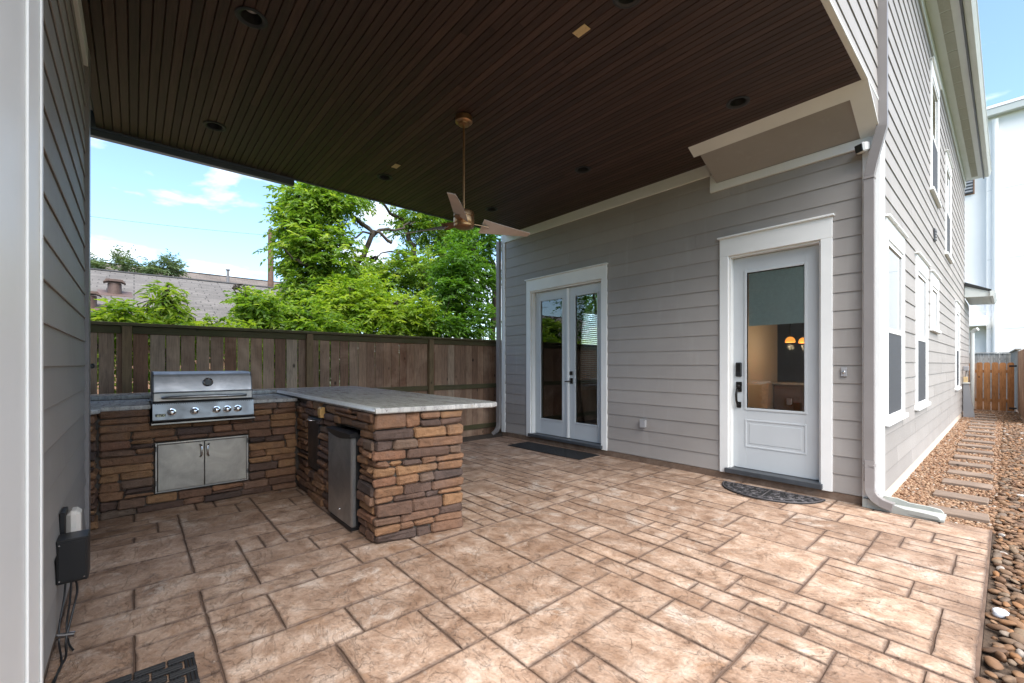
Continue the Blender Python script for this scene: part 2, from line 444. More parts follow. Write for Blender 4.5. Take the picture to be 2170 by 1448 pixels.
# ------------------------------------------------------------------ mesh helpers
class MB:
    def __init__(s): s.V = []; s.F = []
    def add(s, vs, fs):
        o = len(s.V); s.V += [tuple(v) for v in vs]; s.F += [tuple(i + o for i in f) for f in fs]; return s
    def box(s, a, b):
        x0, x1 = sorted((a[0], b[0])); y0, y1 = sorted((a[1], b[1])); z0, z1 = sorted((a[2], b[2]))
        v = [(x0, y0, z0), (x1, y0, z0), (x1, y1, z0), (x0, y1, z0), (x0, y0, z1), (x1, y0, z1), (x1, y1, z1), (x0, y1, z1)]
        return s.add(v, [(0, 3, 2, 1), (4, 5, 6, 7), (0, 1, 5, 4), (1, 2, 6, 5), (2, 3, 7, 6), (3, 0, 4, 7)])
    def cbox(s, a, b, c=0.005, jit=0.0, rg=None):
        lo = [min(a[i], b[i]) for i in range(3)]; hi = [max(a[i], b[i]) for i in range(3)]
        c = min([c] + [(hi[i] - lo[i]) * 0.45 for i in range(3)])
        rg = rg or rnd
        vs = []; idx = {}
        for ix in (0, 1):
            for iy in (0, 1):
                for iz in (0, 1):
                    co = (hi if ix else lo)[0], (hi if iy else lo)[1], (hi if iz else lo)[2]
                    sg = (-1 if ix else 1, -1 if iy else 1, -1 if iz else 1)
                    j = [rg.uniform(-jit, jit) for _ in range(3)] if jit else (0, 0, 0)
                    for ax in range(3):
                        p = [co[k] + (0 if k == ax else sg[k] * c) + j[k] for k in range(3)]
                        idx[(ix, iy, iz, ax)] = len(vs); vs.append(p)
        fs = []
        def I(x, y, z, a): return idx[(x, y, z, a)]
        for v in (0, 1):
            f = [I(v, 0, 0, 0), I(v, 1, 0, 0), I(v, 1, 1, 0), I(v, 0, 1, 0)]; fs.append(f if v else f[::-1])
            f = [I(0, v, 0, 1), I(0, v, 1, 1), I(1, v, 1, 1), I(1, v, 0, 1)]; fs.append(f if v else f[::-1])
            f = [I(0, 0, v, 2), I(1, 0, v, 2), I(1, 1, v, 2), I(0, 1, v, 2)]; fs.append(f if v else f[::-1])
        for p in (0, 1):
            for q in (0, 1):
                f = [I(0, p, q, 1), I(1, p, q, 1), I(1, p, q, 2), I(0, p, q, 2)]; fs.append(f if p == q else f[::-1])
                f = [I(p, 0, q, 2), I(p, 1, q, 2), I(p, 1, q, 0), I(p, 0, q, 0)]; fs.append(f if p == q else f[::-1])
                f = [I(p, q, 0, 0), I(p, q, 1, 0), I(p, q, 1, 1), I(p, q, 0, 1)]; fs.append(f if p == q else f[::-1])
        for x in (0, 1):
            for y in (0, 1):
                for z in (0, 1):
                    f = [I(x, y, z, 0), I(x, y, z, 1), I(x, y, z, 2)]
                    fs.append(f if (x + y + z) % 2 else f[::-1])
        return s.add(vs, fs)
    def prism(s, poly, a0, a1, fn):
        """poly: 2-D points; fn(p, q, t) -> world point, t runs a0..a1"""
        k = len(poly)
        v = [fn(p, q, a0) for p, q in poly] + [fn(p, q, a1) for p, q in poly]
        f = [tuple(range(k))[::-1], tuple(range(k, 2 * k))] + [(i, (i + 1) % k, k + (i + 1) % k, k + i) for i in range(k)]
        return s.add(v, f)
    def tube(s, pts, r, n=8, cap=True):
        pts = [Vector(p) for p in pts]
        rs = r if isinstance(r, (list, tuple)) else [r] * len(pts)
        rings = []; ref = Vector((0, 0, 1))
        prev = None
        for i, p in enumerate(pts):
            d = (pts[min(i + 1, len(pts) - 1)] - pts[max(i - 1, 0)]).normalized()
            if prev is None:
                u = d.cross(ref)
                if u.length < 1e-3: u = d.cross(Vector((1, 0, 0)))
                u.normalize()
            else:
                u = (prev - d * prev.dot(d)).normalized()
            prev = u; w = d.cross(u)
            rings.append([p + (u * math.cos(2 * math.pi * k / n) + w * math.sin(2 * math.pi * k / n)) * rs[i] for k in range(n)])
        v = [q for rg in rings for q in rg]; f = []
        for i in range(len(pts) - 1):
            for k in range(n):
                f.append((i * n + k, i * n + (k + 1) % n, (i + 1) * n + (k + 1) % n, (i + 1) * n + k))
        if cap: f += [tuple(range(n))[::-1], tuple((len(pts) - 1) * n + k for k in range(n))]
        return s.add(v, f)
    def lathe(s, prof, c, n=24, ax='z'):
        v = []; f = []
        for r, h in prof:
            for k in range(n):
                a = 2 * math.pi * k / n; p = (r * math.cos(a), r * math.sin(a), h)
                if ax == 'x': p = (p[2], p[0], p[1])
                if ax == 'y': p = (p[1], p[2], p[0])
                v.append((c[0] + p[0], c[1] + p[1], c[2] + p[2]))
        for i in range(len(prof) - 1):
            for k in range(n):
                f.append((i * n + k, i * n + (k + 1) % n, (i + 1) * n + (k + 1) % n, (i + 1) * n + k))
        f += [tuple(range(n))[::-1], tuple((len(prof) - 1) * n + k for k in range(n))]
        return s.add(v, f)
    def mesh(s, name, mat, smooth=None, attr=None):
        me = bpy.data.meshes.new(name)
        me.from_pydata(s.V, [], s.F)
        if attr is not None:
            a = me.attributes.new('tint', 'FLOAT', 'POINT'); a.data.foreach_set('value', attr)
        if smooth:
            me.polygons.foreach_set('use_smooth', [True] * len(me.polygons))
            me.set_sharp_from_angle(angle=R(smooth))
        if mat: me.materials.append(M[mat])
        me.update()
        return me
    def build(s, name, mat, parent=None, smooth=None, attr=None):
        return put(name, s.mesh(name, mat, smooth, attr), parent)
def put(name, me, parent=None, loc=None, rot=None, scale=None):
    o = bpy.data.objects.new(name, me); col.objects.link(o)
    if loc is not None: o.location = loc
    if rot is not None: o.rotation_euler = rot
    if scale is not None: o.scale = scale
    if parent is not None:
        o.parent = parent
        L = parent.get('_base')
        o.matrix_parent_inverse = Matrix.Translation(Vector(L) * -1) if L else Matrix.Identity(4)
    return o
BASES = {}
def thing(name, loc, label=None, cat=None, group=None, parent=None):
    o = bpy.data.objects.new(name, None); col.objects.link(o); o.location = loc
    o.empty_display_size = 0.1
    o['_base'] = tuple(loc)
    if parent is not None:
        o.parent = parent; L = parent.get('_base')
        o.matrix_parent_inverse = Matrix.Translation(Vector(L) * -1)
    if label: tag(o, label, cat, group)
    return o
def tag(o, label, cat, group=None):
    o['label'] = label; o['category'] = cat
    if group: o['group'] = group
    return o
def struct(o): o['kind'] = 'structure'; return o
def stuff(o): o['kind'] = 'stuff'; return o
def box(name, a, b, mat, parent=None, c=0.0):
    m = MB()
    if c: m.cbox(a, b, c)
    else: m.box(a, b)
    return m.build(name, mat, parent)

# ------------------------------------------------------------------ main dimensions
XS, YD, YL, CZ = -0.815, 5.38, -0.30, 3.85      # side wall, door wall, garage wall, porch ceiling
XW = -6.43                                      # far corner of the door wall
PITCH = 0.1835

# ------------------------------------------------------------------ ground
gm = MB(); gm.add([(-400, -400, -0.13), (400, -400, -0.13), (400, 400, -0.13), (-400, 400, -0.13)], [(0, 1, 2, 3)])
struct(gm.build('ground', 'ground_grass'))
struct(box('soil_strip', (-7.0, -3, -0.12), (-6.36, 9, -0.035), 'soil'))

# patio: coloured slab with every stamped stone as a piece of its own
patio = struct(box('patio', (-6.38, -2.6, -0.12), (-0.085, 5.40, -0.0075), 'joint_base'))
def stamped_stone(x0, y0, x1, y1):
    g = 0.0014
    x0 += g; y0 += g; x1 -= g; y1 -= g
    P = []
    def edge(ax, ay, bx, by):
        L = math.hypot(bx - ax, by - ay); k = max(2, int(round(L / 0.09)))
        for i in range(k):
            t = i / k; j = 0 if i == 0 else rnd.uniform(-0.0045, 0.0018)
            nx, ny = (by - ay) / L, -(bx - ax) / L
            P.append((ax + (bx - ax) * t + nx * j, ay + (by - ay) * t + ny * j))
    edge(x0, y0, x1, y0); edge(x1, y0, x1, y1); edge(x1, y1, x0, y1); edge(x0, y1, x0, y0)
    k = len(P); zt = rnd.uniform(-0.0022, 0.0012); cx, cy = (x0 + x1) / 2, (y0 + y1) / 2
    tx, ty = rnd.uniform(-0.004, 0.004), rnd.uniform(-0.004, 0.004)
    def ins(p, d):
        return (p[0] + (d if p[0] < cx else -d) * min(1, abs(p[0] - cx) / ((x1 - x0) / 2) ) ** 1, p[1] + (d if p[1] < cy else -d) * min(1, abs(p[1] - cy) / ((y1 - y0) / 2)))
    tz = lambda p: zt + (p[0] - cx) * tx + (p[1] - cy) * ty
    v = [(p[0], p[1], -0.0125) for p in P]
    v += [(*ins(p, 0.0008), -0.0055 + zt) for p in P]
    v += [(*ins(p, 0.0042), tz(p) - 0.0006) for p in P]
    v += [(*ins(p, 0.017), tz(p)) for p in P]
    f = []
    for r in (0, 1, 2):
        for i in range(k):
            f.append((r * k + i, r * k + (i + 1) % k, (r + 1) * k + (i + 1) % k, (r + 1) * k + i))
    f.append(tuple(range(3 * k, 4 * k)))
    return v, f, [1.0] * k + [1.0] * k + [0.72] * k + [0.0] * k
def ashlar(X0, X1, Y0, Y1, nx, ny, seed, bias=0):
    rg = random.Random(seed)
    occ = [[False] * ny for _ in range(nx)]
    ux, uy = (X1 - X0) / nx, (Y1 - Y0) / ny
    sizes = [(4, 4), (3, 4), (4, 3), (4, 2), (2, 4), (3, 3), (3, 2), (2, 3), (2, 2), (2, 1), (1, 2), (3, 1), (1, 3), (5, 3), (3, 5), (2, 5)]
    wts = [2, 4, 4, 9, 9, 7, 9, 9, 8, 6, 6, 5, 5, 2, 2, 4]
    if bias > 0: sizes, wts = [(2, 4), (2, 3), (1, 3), (1, 2), (2, 2), (3, 3), (1, 4), (3, 4), (2, 1), (3, 2)], [9, 9, 5, 5, 6, 5, 4, 5, 3, 4]
    if bias: wts = [w * (2.6 if (b - a) * bias > 0 else 0.35 if (b - a) * bias < 0 else 1) for w, (a, b) in zip(wts, sizes)]
    order = [(i, j) for i in range(nx) for j in range(ny)]
    out = []
    for i, j in order:
        if occ[i][j]: continue
        for _ in range(40):
            a, b = rg.choices(sizes, wts)[0]
            if i + a > nx or j + b > ny: continue
            if any(occ[i + p][j + q] for p in range(a) for q in range(b)): continue
            break
        else:
            a, b = 1, 1
            if j + 1 < ny and not occ[i][j + 1]: b = 2
            elif i + 1 < nx and not occ[i + 1][j]: a = 2
        for p in range(a):
            for q in range(b): occ[i + p][j + q] = True
        out.append((X0 + i * ux, Y0 + j * uy, X0 + (i + a) * ux, Y0 + (j + b) * uy))
    return out
# saw-cut panels
STONES = []
CUTX, CUTY = -2.935, 2.70
for (a, b, c, d, s) in ((-6.37, CUTX - 0.004, -0.3, CUTY - 0.004, 3), (CUTX + 0.004, -0.094, -0.3, CUTY - 0.004, 5), (-6.37, CUTX - 0.004, CUTY + 0.004, 5.385, 8), (CUTX + 0.004, -0.094, CUTY + 0.004, 5.385, 13)):
    nx = round((b - a) / 0.152); ny = round((d - c) / 0.152)
    for (p, q, r2, t) in ashlar(a, b, c, d, nx, ny, s, {3: 1, 5: 0, 13: -1}.get(s, 0)):
        STONES.append((p, q, r2, t))
for (p, q, r2, t) in ashlar(-1.15, -0.094, -2.55, -0.30, 7, 15, 21): STONES.append((p, q, r2, t))
def stone_rank(q):
    x, y = (q[0] + q[2]) / 2, (q[1] + q[3]) / 2
    if x < -5.35 and y < 2.0: return -1
    a = R(48.88); w = -math.sin(a) * x + math.cos(a) * y; u = math.cos(a) * x + math.sin(a) * y
    if w < 0.5 or abs(u / w) > 1.3: return 0
    return (q[2] - q[0]) * (q[3] - q[1]) / w ** 3
STONES.sort(key=stone_rank, reverse=True)
heap = MB(); heap_t = []
for i, q in enumerate(STONES):
    v, f, tn = stamped_stone(*q)
    if i < 300:
        m = MB(); m.add(v, f); m.build('stamped_stone', 'stamped_concrete', patio, smooth=40, attr=tn)
    else:
        heap.add(v, f); heap_t += tn
if heap.V: stuff(heap.build('stamped_stones_far', 'stamped_concrete', patio, smooth=40, attr=heap_t))

# ------------------------------------------------------------------ gravel and pebbles
gb = struct(box('gravel_bed', (-0.86, 5.40, -0.12), (-0.06, 26, -0.045), 'gravel_base'))
pb = struct(box('pebble_bed', (-0.083, -2.6, -0.12), (1.9, 26, -0.035), 'pebble_base'))
def ico(sub):
    bm = bmesh.new(); bmesh.ops.create_icosphere(bm, subdivisions=sub, radius=1.0)
    v = np.array([x.co[:] for x in bm.verts]); f = np.array([[q.index for q in p.verts] for p in bm.faces]); bm.free()
    return v, f
def scatter_stones(name, mat, parent, P, S, seed, sub=1, smooth=True):
    """many little rounded stones in one mesh"""
    rg = np.random.default_rng(seed); v, f = ico(sub); n = len(P); k = len(v)
    d = 1 + rg.uniform(-0.22, 0.22, (n, k, 1))
    q = v[None] * d * S[:, None, :]
    a = rg.uniform(0, 6.283, n); b = rg.uniform(-0.5, 0.5, n)
    ca, sa, cb, sb = np.cos(a)[:, None], np.sin(a)[:, None], np.cos(b)[:, None], np.sin(b)[:, None]
    x, y, z = q[..., 0], q[..., 1], q[..., 2]
    x, z = x * cb - z * sb, x * sb + z * cb
    x, y = x * ca - y * sa, x * sa + y * ca
    V = (np.stack([x, y, z], -1) + P[:, None, :]).reshape(-1, 3)
    Fc = (f[None] + (np.arange(n) * k)[:, None, None]).reshape(-1, 3)
    me = bpy.data.meshes.new(name)
    me.vertices.add(len(V)); me.vertices.foreach_set('co', V.ravel())
    me.loops.add(Fc.size); me.loops.foreach_set('vertex_index', Fc.ravel().astype(np.int32))
    me.polygons.add(len(Fc)); me.polygons.foreach_set('loop_start', np.arange(0, Fc.size, 3, dtype=np.int32))
    me.polygons.foreach_set('use_smooth', np.ones(len(Fc), dtype=bool) if smooth else np.zeros(len(Fc), dtype=bool))
    me.update(); me.validate()
    at = me.attributes.new('tint', 'FLOAT', 'POINT'); at.data.foreach_set('value', np.repeat(rg.uniform(0, 1, n), k))
    me.materials.append(M[mat])
    return put(name, me, parent)
n = 21000
u = nr.uniform(0, 1, n)
Yg = 5.42 + 14.5 * u ** 1.55
P = np.stack([nr.uniform(-0.85, -0.02, n), Yg, nr.uniform(-0.047, -0.026, n)], -1)
sz = nr.uniform(0.0085, 0.0165, n) * (1 + 0.25 * u)
S = np.stack([sz * nr.uniform(0.9, 1.5, n), sz, sz * nr.uniform(0.6, 0.9, n)], -1)
stuff(scatter_stones('pea_gravel', 'pea_gravel', gb, P, S, 4))
# a few gravel stones kicked along the pebble bed
n = 2600
P = np.stack([nr.uniform(-0.06, 0.35, n), 5.0 + 14 * nr.uniform(0, 1, n), nr.uniform(-0.03, -0.008, n)], -1)
sz = nr.uniform(0.008, 0.015, n); S = np.stack([sz * 1.3, sz, sz * 0.7], -1)
stuff(scatter_stones('loose_gravel', 'pea_gravel', pb, P, S, 5))
# river pebbles: the nearest ones one by one, the rest as one heap
cand = []
y = 2.3
rg = random.Random(31)
pts = []
def try_pebble(x, yy, r):
    for (a, b, c) in pts[-400:]:
        if (a - x) ** 2 + (b - yy) ** 2 < ((c + r) * 0.74) ** 2: return False
    pts.append((x, yy, r)); return True
yy = 2.2
while yy < 19:
    for _ in range(10 if yy < 6 else 7):
        try_pebble(rg.uniform(-0.055, 0.40 if yy < 9 else 0.5), yy + rg.uniform(0, 0.12), rg.uniform(0.015, 0.033))
    yy += 0.024
pts.sort(key=lambda t: t[1])
sing = [p for p in pts if 2.5 < p[1] and p[0] < 0.03 + 0.022 * p[1]][:299]
ss = set(sing)
rest = [p for p in pts if p not in ss]
pmesh = []
for k in range(9):
    v, f = ico(2); g = np.random.default_rng(100 + k)
    ph = g.uniform(0, 6, 6); am = g.uniform(0.06, 0.17, 3)
    d = 1 + am[0] * np.sin(2.1 * v[:, 0] + ph[0]) + am[1] * np.sin(2.6 * v[:, 1] + ph[1]) + am[2] * np.sin(3.1 * v[:, 2] + ph[2])
    v = v * d[:, None]
    m = MB(); m.add(v.tolist(), f.tolist())
    pmesh.append(m.mesh('pebble', 'river_pebble', smooth=180, attr=[0.0] * len(v)))
for (x, y, r) in sing:
    put('pebble', rg.choice(pmesh), pb, (x, y, -0.026 + rg.uniform(0, 0.02)), (rg.uniform(-0.3, 0.3), rg.uniform(-0.3, 0.3), rg.uniform(0, 6.28)), (r * rg.uniform(1.05, 1.5), r * rg.uniform(0.8, 1.0), r * rg.uniform(0.5, 0.75)))
P = np.array([(x, y, -0.026 + rg.uniform(0, 0.02)) for x, y, r in rest]); S = np.array([(r * rg.uniform(1, 1.4), r * 0.9, r * 0.62) for x, y, r in rest])
stuff(scatter_stones('pebbles_far', 'river_pebble', pb, P, S, 6, sub=2))
P = np.array([(rg.uniform(-0.05, 0.5), rg.uniform(2.2, 9), -0.036) for k in range(900)]); S = np.array([(rg.uniform(0.015, 0.03),) * 2 + (0.014,) for k in range(900)])
stuff(scatter_stones('pebbles_under', 'river_pebble', pb, P, S, 7, sub=1))
# one chalk-white pebble by the slab
wp = put('pebble', pmesh[2].copy(), pb, (-0.035, 3.60, 0.006), (0.1, 0.2, 0.9), (0.05, 0.026, 0.022))
simple('white_pebble', (0.66, 0.68, 0.72), 0.4, var=0.1, vscale=30)
wp.data.materials[0] = M['white_pebble']

# stepping planks
stone_y = [5.669, 6.408, 7.165, 7.843, 8.581, 9.254, 9.947, 10.648, 11.305, 12.188, 13.002, 13.831, 14.567, 15.299, 16.053, 16.916, 17.562]
ords = ['first', 'second', 'third', 'fourth', 'fifth', 'sixth', 'seventh', 'eighth', 'ninth', 'tenth', 'eleventh', 'twelfth', 'thirteenth', 'fourteenth', 'fifteenth', 'sixteenth', 'seventeenth']
for i, y in enumerate(stone_y):
    m = MB(); w = 0.40; d = 0.235
    xr = -0.105 - (0.02 if i % 3 == 1 else 0) - 0.006 * i
    m.cbox((-w / 2, 0, -0.05), (w / 2, d, 0.0), 0.006, 0.002)
    o = put('stepping_plank', m.mesh('stepping_plank', 'paver_wood'), None, (xr - w / 2, y, 0.002), (0, 0, R(rnd.uniform(-3, 3))))
    tag(o, f'brown stepping plank set in tan gravel, {ords[i]} one from the patio', 'stepping stone', 'stepping planks along the gravel path')

# ------------------------------------------------------------------ house
house = thing('house', (-3.6, 11.5, 0), 'grey lap-sided two-storey house with white trim and dark wooden porch ceiling', 'house')
F_D = lambda u, d, z: (u, YD - d, z)            # door wall: u = x, outward = -y
F_S = lambda u, d, z: (XS + d, u, z)            # side wall: u = y, outward = +x
F_G = lambda u, d, z: (u, YL + d, z)            # garage wall: u = x, outward = +y
def holes_wall(name, fn, u0, u1, z0, z1, th, holes, mat, parent):
    us = sorted({u0, u1, *[h[0] for h in holes], *[h[1] for h in holes]}); zs = sorted({z0, z1, *[h[2] for h in holes], *[h[3] for h in holes]})
    m = MB()
    for a, b in zip(us, us[1:]):
        run = None
        for c, d in zip(zs, zs[1:]):
            if a < u0 or b > u1 or c < z0 or d > z1: continue
            cu, cz = (a + b) / 2, (c + d) / 2
            if any(h[0] < cu < h[1] and h[2] < cz < h[3] for h in holes): continue
            m.box(fn(a, 0, c), fn(b, -th, d))
    return m.build(name, mat, parent)
def sideboards(fn, parent, u0, u1, z0, z1, cuts, joints, seed, flip=False):
    rg = random.Random(seed); k = 0; z = z0
    while z < z1 - 0.03:
        zt = min(z + PITCH + 0.025, z1)
        segs = [(u0, u1)]
        low = []
        for (a, b, c, d) in cuts:
            if d <= z + 0.005 or c >= z + PITCH - 0.005: continue
            ns = []
            for s, e in segs:
                if b <= s or a >= e: ns.append((s, e)); continue
                if a > s: ns.append((s, a))
                if b < e: ns.append((b, e))
            segs = ns
            if c > z + 0.02: low.append((a, b, c))
        out = []
        for s, e in segs:
            if joints and e - s > 2.2:
                j = s + rg.uniform(0.8, min(3.4, e - s - 0.6)); prev = s
                while j < e - 0.5:
                    out.append((prev, j - 0.0012)); prev = j + 0.0012; j += rg.uniform(2.4, 3.6)
                out.append((prev, e))
            else: out.append((s, e))
        pieces = [(s, e, zt) for s, e in out] + [(a, b, c) for a, b, c in low]
        for s, e, top in pieces:
            if e - s < 0.01: continue
            dv = rg.uniform(-0.0012, 0.0012)
            prof = [(0.0105, z), (0.0155 + dv, z), (0.0165 + dv, z + 0.003), (0.0055, top), (0.0, top), (0.0, min(z + 0.028, top - 0.002)), (0.0105, min(z + 0.020, top - 0.004))]
            m = MB(); m.prism([(p, q) for p, q in prof], s, e, lambda p, q, t: fn(t, p, q))
            m.build('siding_board', 'siding', parent)
        z += PITCH; k += 1

# openings: (u0, u1, z0, z1) of the clear hole
FD = (-5.63, -4.07, 0.10, 2.68)      # French doors
SD = (-2.20, -1.275, 0.10, 2.67)     # single door
W_SIDE = [(5.66, 6.62, 0.82, 2.63), (7.82, 8.83, 0.82, 2.63), (9.48, 10.38, 1.95, 2.63), (14.35, 15.35, 0.82, 2.63), (9.48, 10.48, 4.15, 5.95), (11.92, 12.92, 3.55, 5.30)]

door_wall = holes_wall('door_wall', F_D, XW, XS - 0.01, -0.1, CZ + 0.2, 0.14, [FD, SD], 'wall_inside', house)
sideboards(F_D, door_wall, XW + 0.09, -0.935, 0.085, CZ - 0.12, [(FD[0] - 0.06, FD[1] + 0.05, FD[2], FD[3]), (SD[0] - 0.05, SD[1] + 0.05, SD[2], SD[3])], True, 5)
box('foundation', (XW, YD - 0.012, -0.12), (-0.86, YD + 0.1, 0.078), 'foundation', house)
YE = 17.7
side_wall = holes_wall('side_wall', F_S, YD, YE, -0.1, 6.6, 0.14, W_SIDE, 'wall_inside', house)
upper_wall = holes_wall('upper_wall', F_S, -6.0, YD, CZ + 0.0305, 6.6, 0.14, [], 'wall_inside', house)
sideboards(F_S, side_wall, YD + 0.055, YE, 0.118, 6.45, [(w[0] - 0.06, w[1] + 0.06, w[2], w[3]) for w in W_SIDE], True, 9)
def upper_boards():
    rg = random.Random(77); z = 0.118
    while z < 6.43:
        lo = max(z, CZ + 0.02)
        if z + PITCH > CZ + 0.05:
            for s, e in ((-6.0, -1.3), (-1.297, 2.3), (2.303, YD + 0.054)):
                top = min(z + PITCH + 0.025, 6.45)
                k = (top - lo) / PITCH
                m = MB(); m.prism([(0.0105, lo), (0.0155, lo), (0.0165, lo + 0.003), (0.0055, top), (0, top), (0, lo + 0.028), (0.0105, lo + 0.02)], s, e, lambda p, q, t: F_S(t, p, q))
                m.build('siding_board', 'siding', upper_wall)
        z += PITCH
upper_boards()
box('foundation', (XS - 0.16, YD + 0.02, -0.12), (XS - 0.022, YE, 0.118), 'foundation_side', house)
# rest of the body: closes the volume and throws the right shade
box('house_back', (XW, YE - 0.14, -0.1), (XS - 0.141, YE, CZ + 0.3), 'siding', house)
box('house_back', (-4.22, YE - 0.14, CZ + 0.3005), (XS - 0.141, YE, 6.6), 'siding', house)
box('upper_floor', (-6.22, -6.0, CZ + 0.1505), (XS - 0.142, YD + 6, CZ + 0.30), 'wall_inside', house)
box('upper_back', (-4.22, -6.0, CZ + 0.31), (-4.08, YE - 0.15, 6.6), 'siding', house)
m = MB(); m.prism([(-6.42, CZ + 0.305), (-4.221, CZ + 0.305), (-4.221, CZ + 1.1)], -6.0, YE - 0.2, lambda p, q, t: (p, t, q)); m.build('lower_roof', 'shingle_dark', house)
box('upper_end', (-4.07, -6.0, CZ + 0.31), (XS - 0.142, -5.86, 6.6), 'siding', house)

# far wall of the house (by the fence) with two blinded windows
WW = [(6.00, 6.95, 0.85, 2.62), (7.55, 8.55, 0.85, 2.62)]
F_W = lambda u, d, z: (XW - d, u, z)
ww = holes_wall('fence_side_wall', F_W, YD + 0.001, YE - 0.141, -0.1, CZ + 0.08, 0.14, WW, 'wall_inside', house)

# trim on the door wall
box('corner_board', (-0.935, YD - 0.032, 0.075), (XS + 0.020, YD + 0.06, 3.50), 'white_trim', house, 0.004)
box('corner_board', (XW - 0.012, YD - 0.030, 0.075), (XW + 0.092, YD + 0.05, CZ - 0.147), 'white_trim', house, 0.004)
box('frieze_board', (XW - 0.012, YD - 0.034, CZ - 0.146), (-2.415, YD - 0.001, CZ + 0.01), 'white_trim', house, 0.004)
box('corner_board', (XS - 0.02, YD + 0.061, 0.10), (XS + 0.0235, YD + 0.16, 6.44), 'white_trim', house, 0.004)
# sloping boxed soffit over the single door
soff = MB(); soff.prism([(YD - 0.035, 3.585), (4.80, CZ - 0.001), (YD - 0.035, CZ - 0.001)], -2.335, XS + 0.018, lambda p, q, t: (t, p, q))
soffit = soff.build('boxed_soffit', 'siding', house)
def slope_pt(s, lift):          # s = 0 at the wall, 1 at the ceiling
    y0, z0, y1, z1 = YD - 0.035, 3.585, 4.80, CZ
    L = math.hypot(y1 - y0, z1 - z0); ny, nz = -(z1 - z0) / L, (y1 - y0) / L
    return (y0 + (y1 - y0) * s + ny * lift, z0 + (z1 - z0) * s + nz * lift)
def slope_board(s0, s1, x0, x1, lift, nm):
    a, b, c, d = slope_pt(s0, 0.0005), slope_pt(s1, 0.0005), slope_pt(s1, lift), slope_pt(s0, lift)
    m = MB(); m.prism([a, b, c, d], x0, x1, lambda p, q, t: (t, p, q)); m.build(nm, 'white_trim', soffit)
slope_board(0.80, 1.06, -2.40, XS + 0.020, 0.018, 'soffit_trim')
slope_board(0.0, 0.798, -0.945, XS + 0.020, 0.016, 'soffit_trim')
box('soffit_trim', (-2.415, YD - 0.040, 3.488), (-0.80, YD - 0.002, 3.582), 'white_trim', soffit, 0.003)
box('soffit_trim', (-2.415, YD - 0.038, 3.5825), (-2.338, YD - 0.002, CZ - 0.146), 'white_trim', soffit, 0.003)

def casing(fn, o, head, side, parent, d=0.034, cap=True, sillz=None):
    """flat white casing round an opening"""
    u0, u1, z0, z1 = o
    zb = z0 - 0.02 if sillz is None else sillz
    m = MB()
    m.cbox(fn(u0 - side, 0.001, zb), fn(u0, d, z1), 0.003)
    m.cbox(fn(u1, 0.001, zb), fn(u1 + side, d, z1), 0.003)
    m.cbox(fn(u0 - side, 0.001, z1 + 0.0005), fn(u1 + side, d, z1 + head), 0.003)
    m.build('casing', 'white_trim', parent)
    if cap:
        m = MB(); m.cbox(fn(u0 - side - 0.02, 0.001, z1 + head + 0.0005), fn(u1 + side + 0.02, d + 0.028, z1 + head + 0.022), 0.004); m.build('head_cap', 'white_trim', parent)
def jambs(fn, o, depth, parent, mat='white_trim'):
    u0, u1, z0, z1 = o; t = 0.02
    m = MB()
    m.box(fn(u0, 0.0, z0), fn(u0 + t, -depth, z1 - t)); m.box(fn(u1 - t, 0.0, z0), fn(u1, -depth, z1 - t)); m.box(fn(u0, 0.0, z1 - t), fn(u1, -depth, z1))
    m.build('jamb', mat, parent)

def leaf(fn, u0, u1, z0, z1, gl, parent, dep, panel=None, mat='door_paint'):
    """door leaf with a glazed light; gl = (u0, u1, z0, z1) glass rectangle; dep = recess of its outer face"""
    a, b, c, d = gl; t = 0.045
    m = MB()
    m.cbox(fn(u0, -dep, z0), fn(a, -dep - t, z1), 0.002); m.cbox(fn(b, -dep, z0), fn(u1, -dep - t, z1), 0.002)
    m.box(fn(a, -dep - 0.0005, z0 + 0.001), fn(b, -dep - t, c)); m.box(fn(a, -dep - 0.0005, d), fn(b, -dep - t, z1 - 0.001))
    # raised glazing bead
    w = 0.022
    for (p, q, r, s) in ((a - w, a + 0.006, c - w, d + w), (b - 0.006, b + w, c - w, d + w), (a + 0.006, b - 0.006, c - w, c + 0.006), (a + 0.006, b - 0.006, d - 0.006, d + w)):
        m.cbox(fn(p, -dep - 0.001, r), fn(q, -dep + 0.009, s), 0.004)
    if panel:
        p0, p1, q0, q1 = panel
        for (p, q, r, s) in ((p0, p0 + 0.02, q0, q1), (p1 - 0.02, p1, q0, q1), (p0 + 0.02, p1 - 0.02, q0, q0 + 0.02), (p0 + 0.02, p1 - 0.02, q1 - 0.02, q1)):
            m.cbox(fn(p, -dep - 0.001, r), fn(q, -dep + 0.006, s), 0.005)
        m.cbox(fn(p0 + 0.05, -dep - 0.001, q0 + 0.05), fn(p1 - 0.05, -dep + 0.004, q1 - 0.05), 0.003)
    lf = m.build('door_leaf', mat, parent)
    g = MB(); g.box(fn(a, -dep - 0.015, c), fn(b, -dep - 0.021, d)); g.build('glass', 'window_glass', parent)
    return lf

DEP = 0.075
